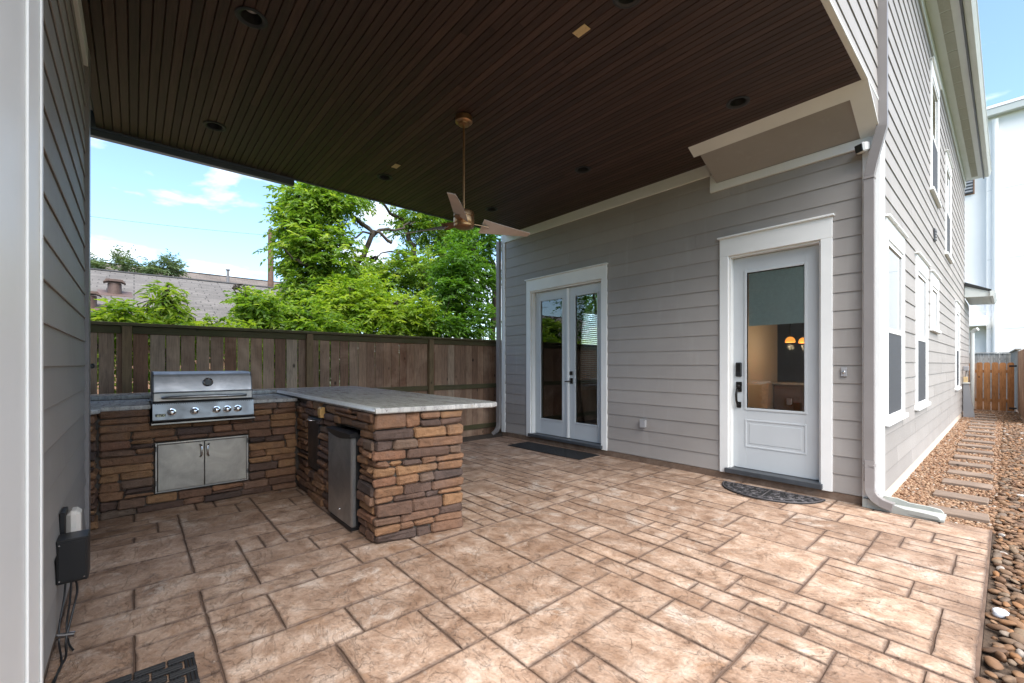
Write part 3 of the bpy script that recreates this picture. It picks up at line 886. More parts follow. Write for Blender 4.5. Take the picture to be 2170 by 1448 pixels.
# --- French doors
fd = thing('french_door', ((FD[0] + FD[1]) / 2, YD, 0.1), parent=house)
casing(F_D, FD, 0.20, 0.105, fd)
jambs(F_D, FD, 0.14, fd)
box('threshold', F_D(FD[0] - 0.03, 0.07, 0.092), F_D(FD[1] + 0.03, -0.13, 0.145), 'sill_dark', fd, 0.006)
mid = -4.815
leaf(F_D, FD[0] + 0.022, mid - 0.004, 0.15, FD[3] - 0.025, (FD[0] + 0.155, mid - 0.135, 0.42, 2.50), fd, DEP)
leaf(F_D, mid + 0.004, FD[1] - 0.022, 0.15, FD[3] - 0.025, (mid + 0.145, FD[1] - 0.145, 0.42, 2.50), fd, DEP)
m = MB(); m.cbox(F_D(mid - 0.03, -DEP + 0.02, 0.15), F_D(mid + 0.022, -DEP + 0.0005, FD[3] - 0.03), 0.006); m.build('astragal', 'white_trim', fd)
hx = mid + 0.068
box('deadbolt', F_D(hx - 0.03, -DEP, 1.20), F_D(hx + 0.03, -DEP + 0.02, 1.262), 'oil_bronze', fd, 0.006)
m = MB(); m.cbox(F_D(hx - 0.03, -DEP, 1.055), F_D(hx + 0.03, -DEP + 0.012, 1.15), 0.004)
m.tube([F_D(hx, -DEP + 0.01, 1.10), F_D(hx, -DEP + 0.05, 1.10), F_D(hx - 0.03, -DEP + 0.056, 1.098), F_D(hx - 0.10, -DEP + 0.052, 1.092)], [0.013, 0.012, 0.011, 0.009], 10)
m.build('lever_handle', 'oil_bronze', fd, 50)

# --- single door
sd = thing('entry_door', ((SD[0] + SD[1]) / 2, YD, 0.1), parent=house)
casing(F_D, SD, 0.215, 0.10, sd)
jambs(F_D, SD, 0.14, sd)
box('threshold', F_D(SD[0] - 0.03, 0.07, 0.088), F_D(SD[1] + 0.02, -0.13, 0.145), 'sill_dark', sd, 0.006)
gl = (SD[0] + 0.165, SD[1] - 0.165, 0.86, 2.46)
leaf(F_D, SD[0] + 0.022, SD[1] - 0.022, 0.15, SD[3] - 0.025, gl, sd, DEP, (SD[0] + 0.15, SD[1] - 0.15, 0.40, 0.73))
m = MB()
for (p, q, r, s) in ((gl[0], gl[0] + 0.012, gl[2], gl[3]), (gl[1] - 0.012, gl[1], gl[2], gl[3]), (gl[0], gl[1], gl[2], gl[2] + 0.012), (gl[0], gl[1], gl[3] - 0.012, gl[3])):
    m.box(F_D(p, -DEP - 0.008, r), F_D(q, -DEP - 0.0145, s))
m.build('glass_gasket', 'black_plastic', sd)
m = MB()                                           # roller shade with soft ripples
for k in range(14):
    t0, t1 = k / 14, (k + 1) / 14
    xa, xb = gl[0] + 0.015 + (gl[1] - gl[0] - 0.03) * t0, gl[0] + 0.015 + (gl[1] - gl[0] - 0.03) * t1
    ra, rb = 0.003 * math.sin(t0 * 19), 0.003 * math.sin(t1 * 19)
    z0 = 1.83; z1 = gl[3] - 0.004
    m.add([(xa, YD + DEP + 0.030 + ra, z0), (xb, YD + DEP + 0.030 + rb, z0), (xb, YD + DEP + 0.030, z1), (xa, YD + DEP + 0.030, z1),
           (xa, YD + DEP + 0.032 + ra, z0), (xb, YD + DEP + 0.032 + rb, z0), (xb, YD + DEP + 0.032, z1), (xa, YD + DEP + 0.032, z1)], [(0, 1, 2, 3), (7, 6, 5, 4), (0, 4, 5, 1)])
m.build('roller_shade', 'shade_cloth', sd)
hx = SD[0] + 0.085
box('keypad_lock', F_D(hx - 0.034, -DEP, 1.23), F_D(hx + 0.034, -DEP + 0.028, 1.40), 'black_plastic', sd, 0.008)
box('keypad_panel', F_D(hx - 0.022, -DEP + 0.0285, 1.29), F_D(hx + 0.022, -DEP + 0.031, 1.385), 'oil_bronze', sd, 0.002)
m = MB(); m.cbox(F_D(hx - 0.034, -DEP, 1.05), F_D(hx + 0.034, -DEP + 0.016, 1.17), 0.006); m.cbox(F_D(hx - 0.026, -DEP, 0.86), F_D(hx + 0.026, -DEP + 0.016, 0.93), 0.006)
m.tube([F_D(hx, -DEP + 0.01, 1.075), F_D(hx - 0.004, -DEP + 0.06, 1.07), F_D(hx - 0.008, -DEP + 0.068, 1.02), F_D(hx - 0.006, -DEP + 0.066, 0.95), F_D(hx, -DEP + 0.05, 0.905), F_D(hx, -DEP + 0.012, 0.895)], [0.012, 0.012, 0.013, 0.013, 0.012, 0.012], 10)
m.lathe([(0.016, 0), (0.022, 0.006), (0.022, 0.03), (0.012, 0.036)], F_D(hx, -DEP + 0.046, 1.115), 14, 'y')
m.build('grip_handle', 'oil_bronze', sd, 50)

# --- side wall windows
def sash_window(o, i):
    u0, u1, z0, z1 = o
    w = thing('window', (XS, (u0 + u1) / 2, z0), parent=house)
    fn = F_S
    casing(fn, o, 0.20, 0.085, w, 0.034, True, z0)
    m = MB(); m.cbox(fn(u0 - 0.12, 0.001, z0 - 0.05), fn(u1 + 0.12, 0.062, z0 - 0.0005), 0.006); m.build('sill', 'white_trim', w)
    t = 0.045
    m = MB()
    m.cbox(fn(u0 + 0.0005, 0.024, z0), fn(u0 + t, -0.07, z1 - 0.0005), 0.002); m.cbox(fn(u1 - t, 0.024, z0), fn(u1 - 0.0005, -0.07, z1 - 0.0005), 0.002)
    m.box(fn(u0 + t, 0.023, z0), fn(u1 - t, -0.07, z0 + t)); m.box(fn(u0 + t, 0.023, z1 - t), fn(u1 - t, -0.07, z1 - 0.001))
    zm = (z0 + z1) / 2 if z1 - z0 > 1 else None
    if zm: m.cbox(fn(u0 + t, 0.022, zm - 0.025), fn(u1 - t, -0.06, zm + 0.025), 0.003)
    m.build('frame', 'white_trim', w)
    if zm:
        g = MB(); g.box(fn(u0 + t, 0.010, zm + 0.025), fn(u1 - t, 0.005, z1 - t)); g.build('pane', 'window_glass', w)
        g = MB(); g.box(fn(u0 + t, -0.01, z0 + t), fn(u1 - t, -0.015, zm - 0.025)); g.build('pane', 'window_glass', w)
        g = MB(); g.box(fn(u0 + t, 0.017, z0 + t), fn(u1 - t, 0.014, zm - 0.025)); g.build('insect_screen', 'screen_mesh', w)
    else:
        g = MB(); g.box(fn(u0 + t, 0.010, z0 + t), fn(u1 - t, 0.005, z1 - t)); g.build('pane', 'window_glass', w)
    b = MB(); b.box(fn(u0 + t + 0.004, -0.02, (zm or z0 + t)), fn(u1 - t - 0.004, -0.023, z1 - t - 0.005)); b.build('blind', 'blind_white', w)
for i, o in enumerate(W_SIDE): sash_window(o, i)

for (u0, u1, z0, z1) in WW:                          # blinds of the fence-side windows
    w = thing('window', (XW, (u0 + u1) / 2, z0), parent=house)
    m = MB(); t = 0.05; fn = F_W
    m.box(fn(u0, -0.02, z0), fn(u0 + t, -0.09, z1)); m.box(fn(u1 - t, -0.02, z0), fn(u1, -0.09, z1)); m.box(fn(u0 + t, -0.02, z0), fn(u1 - t, -0.09, z0 + t)); m.box(fn(u0 + t, -0.02, z1 - t), fn(u1 - t, -0.09, z1)); m.box(fn(u0 + t, -0.02, (z0 + z1) / 2 - 0.025), fn(u1 - t, -0.08, (z0 + z1) / 2 + 0.025))
    m.build('frame', 'white_trim', w)
    m = MB(); m.cbox(fn(u0 - 0.04, -0.141, z0 - 0.05), fn(u1 + 0.04, -0.20, z0 - 0.01), 0.004); m.build('sill', 'white_trim', w)
    z = z0 + 0.06
    while z < z1 - 0.06:
        m = MB(); m.prism([(-0.096, z), (-0.134, z + 0.022), (-0.134, z + 0.025), (-0.096, z + 0.003)], u0 + 0.02, u1 - 0.02, lambda p, q, t: (XW - p, t, q)); m.build('blind_slat', 'blind_white', w)
        z += 0.045

# rooms behind the doors
box('interior_floor', (XW + 0.141, YD + 0.141, -0.05), (XS - 0.142, YE - 0.142, 0.10), 'floor_inside', house)
box('interior_ceiling', (XW + 0.141, YD + 0.141, 3.0), (XS - 0.142, 11.5, 3.06), 'ceiling_inside', house)
box('interior_wall', (XW + 0.141, 9.6, 0.101), (-3.05, 9.72, 2.999), 'wall_inside', house)
box('interior_wall', (-3.10, YD + 0.141, 0.101), (-3.0, 9.59, 2.999), 'wall_inside', house)
box('interior_wall', (-3.0, 11.38, 0.101), (XS - 0.143, 11.5, 2.999), 'wall_inside', house)
box('baseboard', (XW + 0.142, 9.575, 0.101), (-3.11, 9.599, 0.24), 'white_trim', house)
kc = thing('kitchen_cabinet', (-2.4, 9.8, 0.1), 'wooden kitchen cabinet with pale counter seen through the entry door glass', 'cabinet')
simple('cabinet_wood', (0.13, 0.075, 0.045), 0.4, var=0.2, vscale=5)
box('cabinet_body', (-2.98, 9.3, 0.101), (-2.0, 9.95, 0.99), 'cabinet_wood', kc, 0.004)
box('counter_top', (-3.0 + 0.003, 9.26, 0.991), (-1.97, 9.98, 1.03), 'granite', kc, 0.004)
for k in range(2):
    box('cabinet_door', (-2.96 + 0.48 * k, 9.284, 0.16), (-2.52 + 0.48 * k, 9.299, 0.94), 'cabinet_wood', kc, 0.004)
for k, (px_, py_) in enumerate(((-2.36, 8.15), (-2.28, 8.55))):
    t = thing('pendant_lamp', (px_, py_, 2.99), 'amber glass pendant lamp hanging inside, seen through the entry door glass', 'lamp', 'amber pendant lamps in the kitchen')
    m = MB(); m.tube([(px_, py_, 2.99), (px_, py_, 1.86)], 0.006, 6); m.build('cord', 'black_plastic', t)
    m = MB(); m.lathe([(0.02, 0.09), (0.04, 0.08), (0.065, 0.05), (0.075, 0.0), (0.07, 0.0), (0.06, 0.045), (0.035, 0.07)], (px_, py_, 1.74), 20); m.build('lamp_shade', 'amber_shade', t, 60)
    ld = bpy.data.lights.new('pendant_light', 'POINT'); ld.energy = 2.2; ld.color = (1.0, 0.72, 0.45); ld.shadow_soft_size = 0.05
    lo = bpy.data.objects.new('pendant_light', ld); col.objects.link(lo); lo.parent = t; lo.location = (0, 0, 1.66 - 2.99)

# --- porch ceiling boards
ceil = box('porch_ceiling', (-6.23, YL - 0.02, CZ + 0.135), (XS - 0.145, YD + 0.1, CZ + 0.15), 'ceiling_wood', house)
bw = 0.0665; y = YL; k = 0
rgc = random.Random(5)
CEX0, CEX1 = -6.25, -0.836
LIGHTS = []
for ly in (0.622, 2.47, 4.31):
    ly = YL + round((ly - YL) / bw) * bw
    for lx in (-5.41, -3.545, -1.675):
        if not (abs(lx + 3.545) < 0.01 and 2 < ly < 3): LIGHTS.append((lx, ly))
while y < YD - 0.02:
    segs = [(CEX0, CEX1)]
    if rgc.random() < 0.75:
        j = rgc.uniform(CEX0 + 0.6, CEX1 - 0.6); segs = [(CEX0, j - 0.0008), (j + 0.0008, CEX1)]
    for lx, ly in LIGHTS:
        if abs(y + bw / 2 - ly) < bw * 0.75:
            ns = []
            for a, b in segs:
                if a < lx - 0.07 and b > lx + 0.07: ns += [(a, lx - 0.07), (lx + 0.07, b)]
                elif a < lx - 0.07 < b: ns.append((a, lx - 0.07))
                elif a < lx + 0.07 < b: ns.append((lx + 0.07, b))
                else: ns.append((a, b))
            segs = ns
    for a, b in segs:
        m = MB(); y1 = y + bw
        m.prism([(y + 0.0005, CZ + 0.02), (y + 0.0005, CZ + 0.0075), (y + 0.006, CZ + 0.0), (y1 - 0.006, CZ + 0.0), (y1 - 0.0005, CZ + 0.0075), (y1 - 0.0005, CZ + 0.02)], a, b, lambda p, q, t: (t, p, q))
        m.build('ceiling_board', 'ceiling_wood', ceil)
    y += bw
# fascia at the fence side and thin edge trim towards the drive
box('fascia', (-6.29, YL - 0.4, CZ - 0.012), (-6.252, YD - 0.036, CZ + 0.20), 'gutter_blue', house, 0.004)
m = MB(); m.prism([(-6.42, CZ - 0.055), (-6.295, CZ - 0.075), (-6.292, CZ + 0.05), (-6.42, CZ + 0.06)], YL - 3.0, 1.62, lambda p, q, t: (p, t, q)); m.build('gutter', 'gutter_blue', house)
box('edge_trim', (-0.835, YL, CZ - 0.008), (XS + 0.022, YD - 0.04, CZ + 0.018), 'white_trim', house, 0.003)

# --- main eave
EV = 6.46
box('frieze_board', (XS + 0.0005, -6, EV - 0.10), (XS + 0.036, YE + 0.02, EV + 0.1), 'gutter_white', house, 0.004)
eave = box('soffit', (XS + 0.0365, -6.2, EV + 0.10), (XS + 0.36, YE + 0.05, EV + 0.115), 'gutter_white', house)
simple('soffit_vent', (0.40, 0.39, 0.34), 0.8, var=0.1, vscale=60, bumps=(200, 0.8, 0.004))
y = -2.0
while y < YE - 0.6:
    box('soffit_vent', (XS + 0.15, y, EV + 0.094), (XS + 0.27, y + 0.58, EV + 0.0995), 'soffit_vent', eave)
    y += 0.61
box('fascia', (XS + 0.361, -6.2, EV + 0.06), (XS + 0.385, YE + 0.06, EV + 0.27), 'sill_dark', house)
m = MB(); m.prism([(0.39, EV + 0.10), (0.47, EV + 0.10), (0.505, EV + 0.16), (0.505, EV + 0.20), (0.522, EV + 0.215), (0.522, EV + 0.24), (0.39, EV + 0.24)], -6.2, YE + 0.07, lambda p, q, t: (XS + p, t, q)); m.build('gutter', 'gutter_white', house)
m = MB()
xr = -2.5; m.prism([(XS + 0.40, EV + 0.245), (xr, EV + 1.1), (-4.5, EV + 0.245)], -6.3, YE + 0.1, lambda p, q, t: (p, t, q)); m.build('roof', 'shingle_dark', house)

# --- small lean-to roof near the far end
m = MB(); m.prism([(XS + 0.02, 3.56), (XS + 0.52, 3.36), (XS + 0.52, 3.40), (XS + 0.02, 3.66)], YE - 0.3, YE + 2.2, lambda p, q, t: (p, t, q)); rf = m.build('porch_roof', 'shingle_dark', house)
m = MB(); m.prism([(XS + 0.02, 3.24), (XS + 0.49, 3.22), (XS + 0.49, 3.355), (XS + 0.02, 3.555)], YE - 0.26, YE + 2.15, lambda p, q, t: (p, t, q)); m.build('porch_soffit', 'gutter_white', house)
m = MB(); m.prism([(XS + 0.495, 3.22), (XS + 0.55, 3.22), (XS + 0.60, 3.30), (XS + 0.60, 3.36), (XS + 0.495, 3.36)], YE - 0.32, YE + 2.2, lambda p, q, t: (p, t, q)); m.build('gutter', 'gutter_white', house)
ext = box('rear_wall', (XS - 2.0, YE + 0.001, -0.1), (XS - 0.001, YE + 2.1, 3.24), 'siding', house)
sideboards(lambda u, d, z: (XS + d, u, z), ext, YE + 0.002, YE + 2.1, 0.118, 3.2, [], False, 3)
m = MB(); m.tube([(XS + 0.10, YE + 1.5, 0.02), (XS + 0.10, YE + 1.5, 2.35)], 0.05, 8); m.tube([(XS + 0.10, YE + 1.5, 2.35), (XS + 0.16, YE + 1.48, 2.42), (XS + 0.22, YE + 1.45, 2.44)], 0.055, 8); m.build('downspout', 'gutter_white', house, 50)

# --- downspout at the near corner (ribbed rectangular pipe)
def ribbed(path, w, d, name, mat, parent, side):
    """rectangular pipe through path; w across 'side' vector, d across the other; small ribs on the front"""
    prof = []
    nrb = 4
    for i in range(nrb):
        a = -w / 2 + w * i / nrb; b = a + w / nrb
        prof += [(a + 0.001, -d / 2), (a + 0.004, -d / 2 - 0.0035), (b - 0.004, -d / 2 - 0.0035), (b - 0.001, -d / 2)]
    prof += [(w / 2, -d / 2 + 0.004), (w / 2, d / 2), (-w / 2, d / 2), (-w / 2, -d / 2 + 0.004)]
    pts = [Vector(p) for p in path]; k = len(prof); V = []; Fc = []
    s = Vector(side).normalized()
    for i, p in enumerate(pts):
        t = (pts[min(i + 1, len(pts) - 1)] - pts[max(i - 1, 0)]).normalized()
        sv = (s - t * s.dot(t)).normalized(); fv = t.cross(sv)
        for a, b in prof: V.append(p + sv * a + fv * b)
    for i in range(len(pts) - 1):
        for j in range(k): Fc.append((i * k + j, i * k + (j + 1) % k, (i + 1) * k + (j + 1) % k, (i + 1) * k + j))
    Fc += [tuple(range(k))[::-1], tuple((len(pts) - 1) * k + j for j in range(k))]
    m = MB(); m.add(V, Fc)
    return m.build(name, mat, parent)
xd, yd = -0.872, YD - 0.075
ds = ribbed([(-0.772, 5.27, 6.5), (-0.772, 5.27, 3.66)], 0.075, 0.065, 'downspout', 'downspout_paint', house, (1, 0, 0))
ribbed([(-0.772, 5.27, 3.72), (-0.772, 5.27, 3.60), (xd + 0.02, yd - 0.01, 3.28), (xd, yd, 3.18)], 0.078, 0.068, 'downspout_elbow', 'downspout_paint', ds, (1, 0, 0))
ribbed([(xd, yd, 3.19), (xd, yd, 0.26)], 0.075, 0.065, 'downspout_pipe', 'downspout_paint', ds, (1, 0, 0))
ribbed([(xd, yd, 0.46), (xd, yd, 0.20), (xd + 0.01, yd - 0.003, 0.15), (xd + 0.045, yd - 0.008, 0.105), (xd + 0.10, yd - 0.015, 0.075), (xd + 0.175, yd - 0.025, 0.058)], 0.078, 0.07, 'downspout_shoe', 'downspout_paint', ds, (0.15, -1, 0))
for z in (3.15, 0.40): box('strap', (xd - 0.042, yd - 0.040, z), (xd + 0.042, yd + 0.04, z + 0.022), 'downspout_paint', ds, 0.002)
# far corner downspout
xf, yf = XW - 0.055, YD - 0.06
d2 = ribbed([(xf, yf, 3.75), (xf, yf, 0.2)], 0.075, 0.065, 'downspout', 'downspout_paint', house, (1, 0.1, 0))
ribbed([(xf, yf, 0.24), (xf - 0.005, yf - 0.005, 0.15), (xf - 0.04, yf - 0.03, 0.08), (xf - 0.10, yf - 0.06, 0.03)], 0.076, 0.066, 'downspout_shoe', 'downspout_paint', d2, (0.3, -1, 0))

# splash block: open trough
m = MB()
def sp(u, v, z): return (-0.925 + u, 5.30 + v - 0.06 * u, z)
L = 0.56; W = 0.30
m.prism([(0, 0), (L * 0.55, 0), (L, 0.03), (L, W - 0.03), (L * 0.55, W), (0, W)], 0.002, 0.022, lambda p, q, t: sp(p, q, t))
m.prism([(0, 0), (0.03, 0), (0.03, W), (0, W)], 0.0221, 0.085, lambda p, q, t: sp(p, q, t))
for s in (0, 1):
    y0, y1 = (0, 0.028) if s == 0 else (W - 0.028, W)
    prof = [(0.0305, 0.0222), (L * 0.97, 0.0222), (L * 0.93, 0.05), (L * 0.8, 0.058), (L * 0.55, 0.058), (L * 0.4, 0.08), (0.0305, 0.085)]
    m.prism(prof, y0, y1, lambda p, q, t: sp(p, t, q))
tag(m.build('splash_block', 'concrete_light'), 'pale concrete splash block under the corner downspout', 'splash block')

# --- small fittings on the house walls
t = thing('security_camera', (-0.93, YD - 0.05, 3.47), 'small white security camera with black face below the boxed soffit', 'camera')
m = MB(); m.cbox((-0.045, -0.04, -0.045), (0.045, 0.05, 0.045), 0.014); o = put('camera_body', m.mesh('camera_body', 'camera_white', 40), t, (-0.918, YD - 0.115, 3.455), (R(14), 0, R(-28)))
m = MB(); m.cbox((-0.036, -0.052, -0.036), (0.036, -0.041, 0.036), 0.01); put('camera_face', m.mesh('camera_face', 'black_plastic'), t, (-0.918, YD - 0.115, 3.455), (R(14), 0, R(-28)))
m = MB(); m.tube([(-0.90, YD - 0.07, 3.47), (-0.885, YD - 0.036, 3.48)], 0.012, 8); m.lathe([(0.024, 0), (0.024, 0.01)], (-0.885, YD - 0.046, 3.48), 14, 'y'); m.build('mount', 'camera_white', t, 40)
t = thing('doorbell', (-1.08, YD - 0.02, 1.30), 'small grey doorbell plate on the siding beside the entry door', 'doorbell')
box('plate', (-1.105, YD - 0.032, 1.255), (-1.055, YD - 0.014, 1.345), 'grey_plastic', t, 0.004)
m = MB(); m.lathe([(0.013, 0), (0.013, -0.006), (0.009, -0.009)], (-1.08, YD - 0.0325, 1.30), 16, 'y'); m.build('button', 'chrome', t, 40)
t = thing('outlet_box', (-3.34, YD - 0.02, 0.55), 'grey weatherproof outlet box on the siding between the two doors', 'outlet')
box('box_body', (-3.375, YD - 0.06, 0.50), (-3.30, YD - 0.012, 0.61), 'grey_plastic', t, 0.008)
box('box_lid', (-3.38, YD - 0.068, 0.498), (-3.295, YD - 0.061, 0.612), 'grey_plastic', t, 0.004)
t = thing('wall_vent', (XS, 9.9, 3.45), 'small dark vent hood high on the side wall siding', 'vent')
m = MB(); m.cbox((XS + 0.015, 9.84, 3.40), (XS + 0.035, 9.98, 3.60), 0.004); m.build('vent_frame', 'sill_dark', t)
for k in range(4): box('louvre', (XS + 0.035, 9.85, 3.415 + 0.045 * k), (XS + 0.05, 9.97, 3.44 + 0.045 * k), 'grey_plastic', t)
t = thing('conduit_cover', (XS + 0.1, 16.9, 0), 'tapered grey conduit cover with meter fittings by the far end of the side wall', 'utility box')
m = MB(); m.prism([(XS + 0.03, -0.06), (XS + 0.24, -0.06), (XS + 0.13, 0.86), (XS + 0.03, 0.86)], 16.65, 16.95, lambda p, q, t: (p, t, q)); m.build('cover', 'grey_plastic', t)
box('cap', (XS + 0.02, 16.63, 0.861), (XS + 0.15, 16.97, 0.885), 'gutter_white', t, 0.003)
box('junction', (XS + 0.03, 16.7, 0.90), (XS + 0.11, 16.86, 1.04), 'cover_plate', t, 0.004)
m = MB(); m.tube([(XS + 0.08, 16.82, 1.04), (XS + 0.085, 16.82, 1.20)], 0.018, 8); m.cbox((XS + 0.03, 16.72, 1.20), (XS + 0.13, 16.92, 1.33), 0.006); m.build('disconnect', 'grey_plastic', t)

# ------------------------------------------------------------------ garage wall on the left
garage = thing('garage', (-3.1, -3.0, 0), 'grey lap-sided garage wall facing the two doors, with white corner post', 'garage')
GX0, GX1 = -4.86, -1.38
gbody = box('garage_wall', (GX0 + 0.02, -6, -0.1), (GX1, YL - 0.0005, CZ), 'siding', garage)
sideboards(F_G, gbody, GX0 + 0.14, GX1 - 0.09, 0.085, CZ - 0.15, [], False, 15)
box('foundation', (GX0 + 0.03, YL - 0.1, -0.1), (GX1 - 0.1, YL + 0.004, 0.083), 'foundation', garage)
box('corner_board', (GX0, YL - 0.15, 0.06), (GX0 + 0.139, YL + 0.036, CZ - 0.0005), 'downspout_paint', garage, 0.004)
box('frieze_board', (GX0 + 0.14, YL + 0.0005, CZ - 0.15), (GX1 - 0.1, YL + 0.030, CZ - 0.0005), 'white_trim', garage, 0.003)
m = MB(); m.cbox((-1.47, -0.40, 0.0), (-0.93, -0.164, CZ - 0.001), 0.012)
m.cbox((-1.466, -0.1635, 0.0), (-1.285, -0.1585, CZ - 0.002), 0.003)
m.cbox((-1.44, -0.158, 0.0), (-1.415, -0.155, CZ - 0.003), 0.0014)
m.build('corner_post', 'white_trim', garage)

# weatherproof outlet with plug, transformer box and cords
t = thing('outlet_cover', (-3.25, YL, 0.5), 'ivory weatherproof outlet cover with a plug on the garage siding', 'outlet')
box('back_plate', (-3.33, YL + 0.012, 0.44), (-3.19, YL + 0.034, 0.615), 'black_plastic', t, 0.004)
box('cover', (-3.325, YL + 0.0345, 0.455), (-3.205, YL + 0.088, 0.61), 'ivory_plastic', t, 0.018)
t = thing('transformer_box', (-3.08, YL, 0.3), 'black transformer box with trailing cords low on the garage siding', 'transformer')
box('box_body', (-3.16, YL + 0.014, 0.305), (-3.03, YL + 0.128, 0.52), 'black_plastic', t, 0.005)
box('box_face', (-3.0295, YL + 0.022, 0.315), (-3.024, YL + 0.120, 0.508), 'black_plastic', t, 0.003)
for (dy, dz) in ((0.027, 0.325), (0.114, 0.325), (0.027, 0.498)):
    m = MB(); m.lathe([(0.0035, 0), (0.0035, 0.003)], (-3.0238, YL + dy, dz), 8, 'x'); m.build('screw', 'chrome', t)
def cord(pts, r=0.0045):
    P = [Vector(p) for p in pts]; out = []
    for i in range(len(P) - 1):
        p0, p1, p2, p3 = P[max(i - 1, 0)], P[i], P[i + 1], P[min(i + 2, len(P) - 1)]
        for k in range(6):
            s = k / 6
            out.append(0.5 * ((2 * p1) + (p2 - p0) * s + (2 * p0 - 5 * p1 + 4 * p2 - p3) * s * s + (3 * p1 - p0 - 3 * p2 + p3) * s ** 3))
    out.append(P[-1]); m = MB(); m.tube(out, r, 6)
    return m.build('cord', 'black_plastic', t, 60)
cord([(-3.07, YL + 0.045, 0.306), (-3.06, YL + 0.04, 0.22), (-3.02, YL + 0.028, 0.12), (-2.98, YL + 0.03, 0.05), (-2.90, YL + 0.045, 0.012), (-2.82, YL + 0.05, 0.006), (-2.66, YL + 0.03, 0.006), (-2.4, YL + 0.024, 0.006), (-1.6, YL + 0.03, 0.006)])
cord([(-3.07, YL + 0.08, 0.306), (-3.07, YL + 0.085, 0.24), (-3.03, YL + 0.07, 0.15), (-2.97, YL + 0.055, 0.06), (-2.90, YL + 0.06, 0.012), (-2.80, YL + 0.045, 0.007), (-2.66, YL + 0.04, 0.007), (-2.5, YL + 0.028, 0.010)])
cord([(-3.07, YL + 0.065, 0.306), (-3.06, YL + 0.06, 0.20), (-3.05, YL + 0.05, 0.10), (-3.0, YL + 0.06, 0.03), (-2.95, YL + 0.08, 0.008)])
m = MB(); m.tube([(-3.0, YL + 0.02, 0.075), (-2.98, YL + 0.085, 0.07)], 0.012, 8); m.build('cord_plug', 'chrome', t, 50)
tag(m and box('hose_bracket', (-5.02, YL + 0.03, 1.345), (-4.90, YL + 0.055, 1.385), 'black_plastic', None, 0.008), 'small black bracket at the far corner of the garage wall', 'bracket')

# ------------------------------------------------------------------ outdoor kitchen
simple('edge_glint', (0.70, 0.70, 0.69), 0.2, var=0.08, vscale=60)  # white colour paints the light caught on the granite bevel
kit = thing('outdoor_kitchen', (-4.6, 1.4, 0), 'L-shaped outdoor kitchen faced in brown ledge stone with granite tops', 'outdoor kitchen')
KX = -5.285                                     # face of the grill wall core
KY = 1.42                                       # south face of the bar core
BN, BF = (-3.19, KY), (-3.07, 2.07)             # bar end, near and far corner (slightly skewed)
FRX0, FRX1 = -4.105, -3.505                     # fridge bay
core = MB()
def quadprism(m, P, z0, z1):
    m.add([(x, y, z0) for x, y in P] + [(x, y, z1) for x, y in P], [(3, 2, 1, 0), (4, 5, 6, 7), (0, 1, 5, 4), (1, 2, 6, 5), (2, 3, 7, 6), (3, 0, 4, 7)])
quadprism(core, [(FRX1, KY), BN, BF, (FRX1, 2.07)], 0, 1.003)
quadprism(core, [(-6.55, KY), (FRX0, KY), (FRX0, 2.07), (-6.55, 2.07)], 0, 1.003)
core.box((FRX0, 1.95, 0), (FRX1, 2.069, 1.0025)); core.box((FRX0, KY + 0.001, 0.83), (FRX1, 1.949, 1.0028))
core.box((-6.2, -2.2, 0), (KX, KY - 0.0005, 0.80)); core.box((-6.2, -2.2, 0.8005), (KX, 0.11, 0.962)); core.box((-6.2, 0.95, 0.8005), (KX, KY - 0.0006, 0.9622))
core.box((-6.58, -2.2, 0), (-6.201, KY - 0.0005, 1.003))
core.box((KX + 0.0005, -0.9, 0), (-4.98, -0.295, 0.962))
core.build('core_wall', 'mortar', kit)
STN = 0
def ledge(fn, length, z0, z1, holes, seed, wrap0=0.0, wrap1=0.0):
    """courses of split stone on a face; fn(u, d, z); stones never cross a hole"""
    global STN
    rg = random.Random(seed); z = z0
    while z < z1 - 0.02:
        h = rg.choice([0.05, 0.06, 0.068, 0.076, 0.085, 0.098])
        if z1 - z - h < 0.045: h = z1 - z
        segs = [(-wrap0 * rg.uniform(0.6, 1), length + wrap1 * rg.uniform(0.6, 1))]
        bands = []
        for (a, b, c, d) in holes:
            if d <= z + 0.012 or c >= z + h - 0.012: continue
            ns = []
            for s, e in segs:
                if b <= s or a >= e: ns.append((s, e)); continue
                if a > s: ns.append((s, a))
                if b < e: ns.append((b, e))
            segs = ns
            if c > z + 0.02: bands.append((max(a, 0), min(b, length), z, c))
            if d < z + h - 0.02: bands.append((max(a, 0), min(b, length), d, z + h))
        for (s, e, p, q) in bands:
            u = s
            while u < e - 0.01:
                w = rg.uniform(0.16, 0.36)
                if e - (u + w) < 0.12: w = e - u
                mm = MB(); mm.cbox((u + 0.0035, -0.02, p + 0.003), (u + w - 0.0035, rg.uniform(0.028, 0.05), q - 0.003), rg.uniform(0.008, 0.012), 0.004, rg)
                mm.V = [fn(x, y, zz) for x, y, zz in mm.V]
                mm.build('ledge_stone', 'ledge_stone', kit, smooth=50); STN += 1
                u += w
        for s, e in segs:
            u = s
            while u < e - 0.01:
                w = rg.uniform(0.11, 0.36) * (0.8 if h < 0.06 else 1)
                if e - (u + w) < 0.10: w = e - u
                split = h > 0.08 and w > 0.14 and rg.random() < 0.30
                parts = [(z, z + h * 0.45), (z + h * 0.45, z + h)] if split else [(z, z + h)]
                for (p, q) in parts:
                    dp = rg.uniform(0.028, 0.062)
                    g = 0.0035
                    a3, b3 = (u + g, -0.02, p + g), (u + w - g, dp, q - g)
                    mm = MB(); mm.cbox(a3, b3, rg.uniform(0.009, 0.016), 0.0075, rg)
                    mm.V = [fn(x, y, zz) for x, y, zz in mm.V]
                    mm.build('ledge_stone', 'ledge_stone', kit, smooth=50); STN += 1
                u += w
        z += h
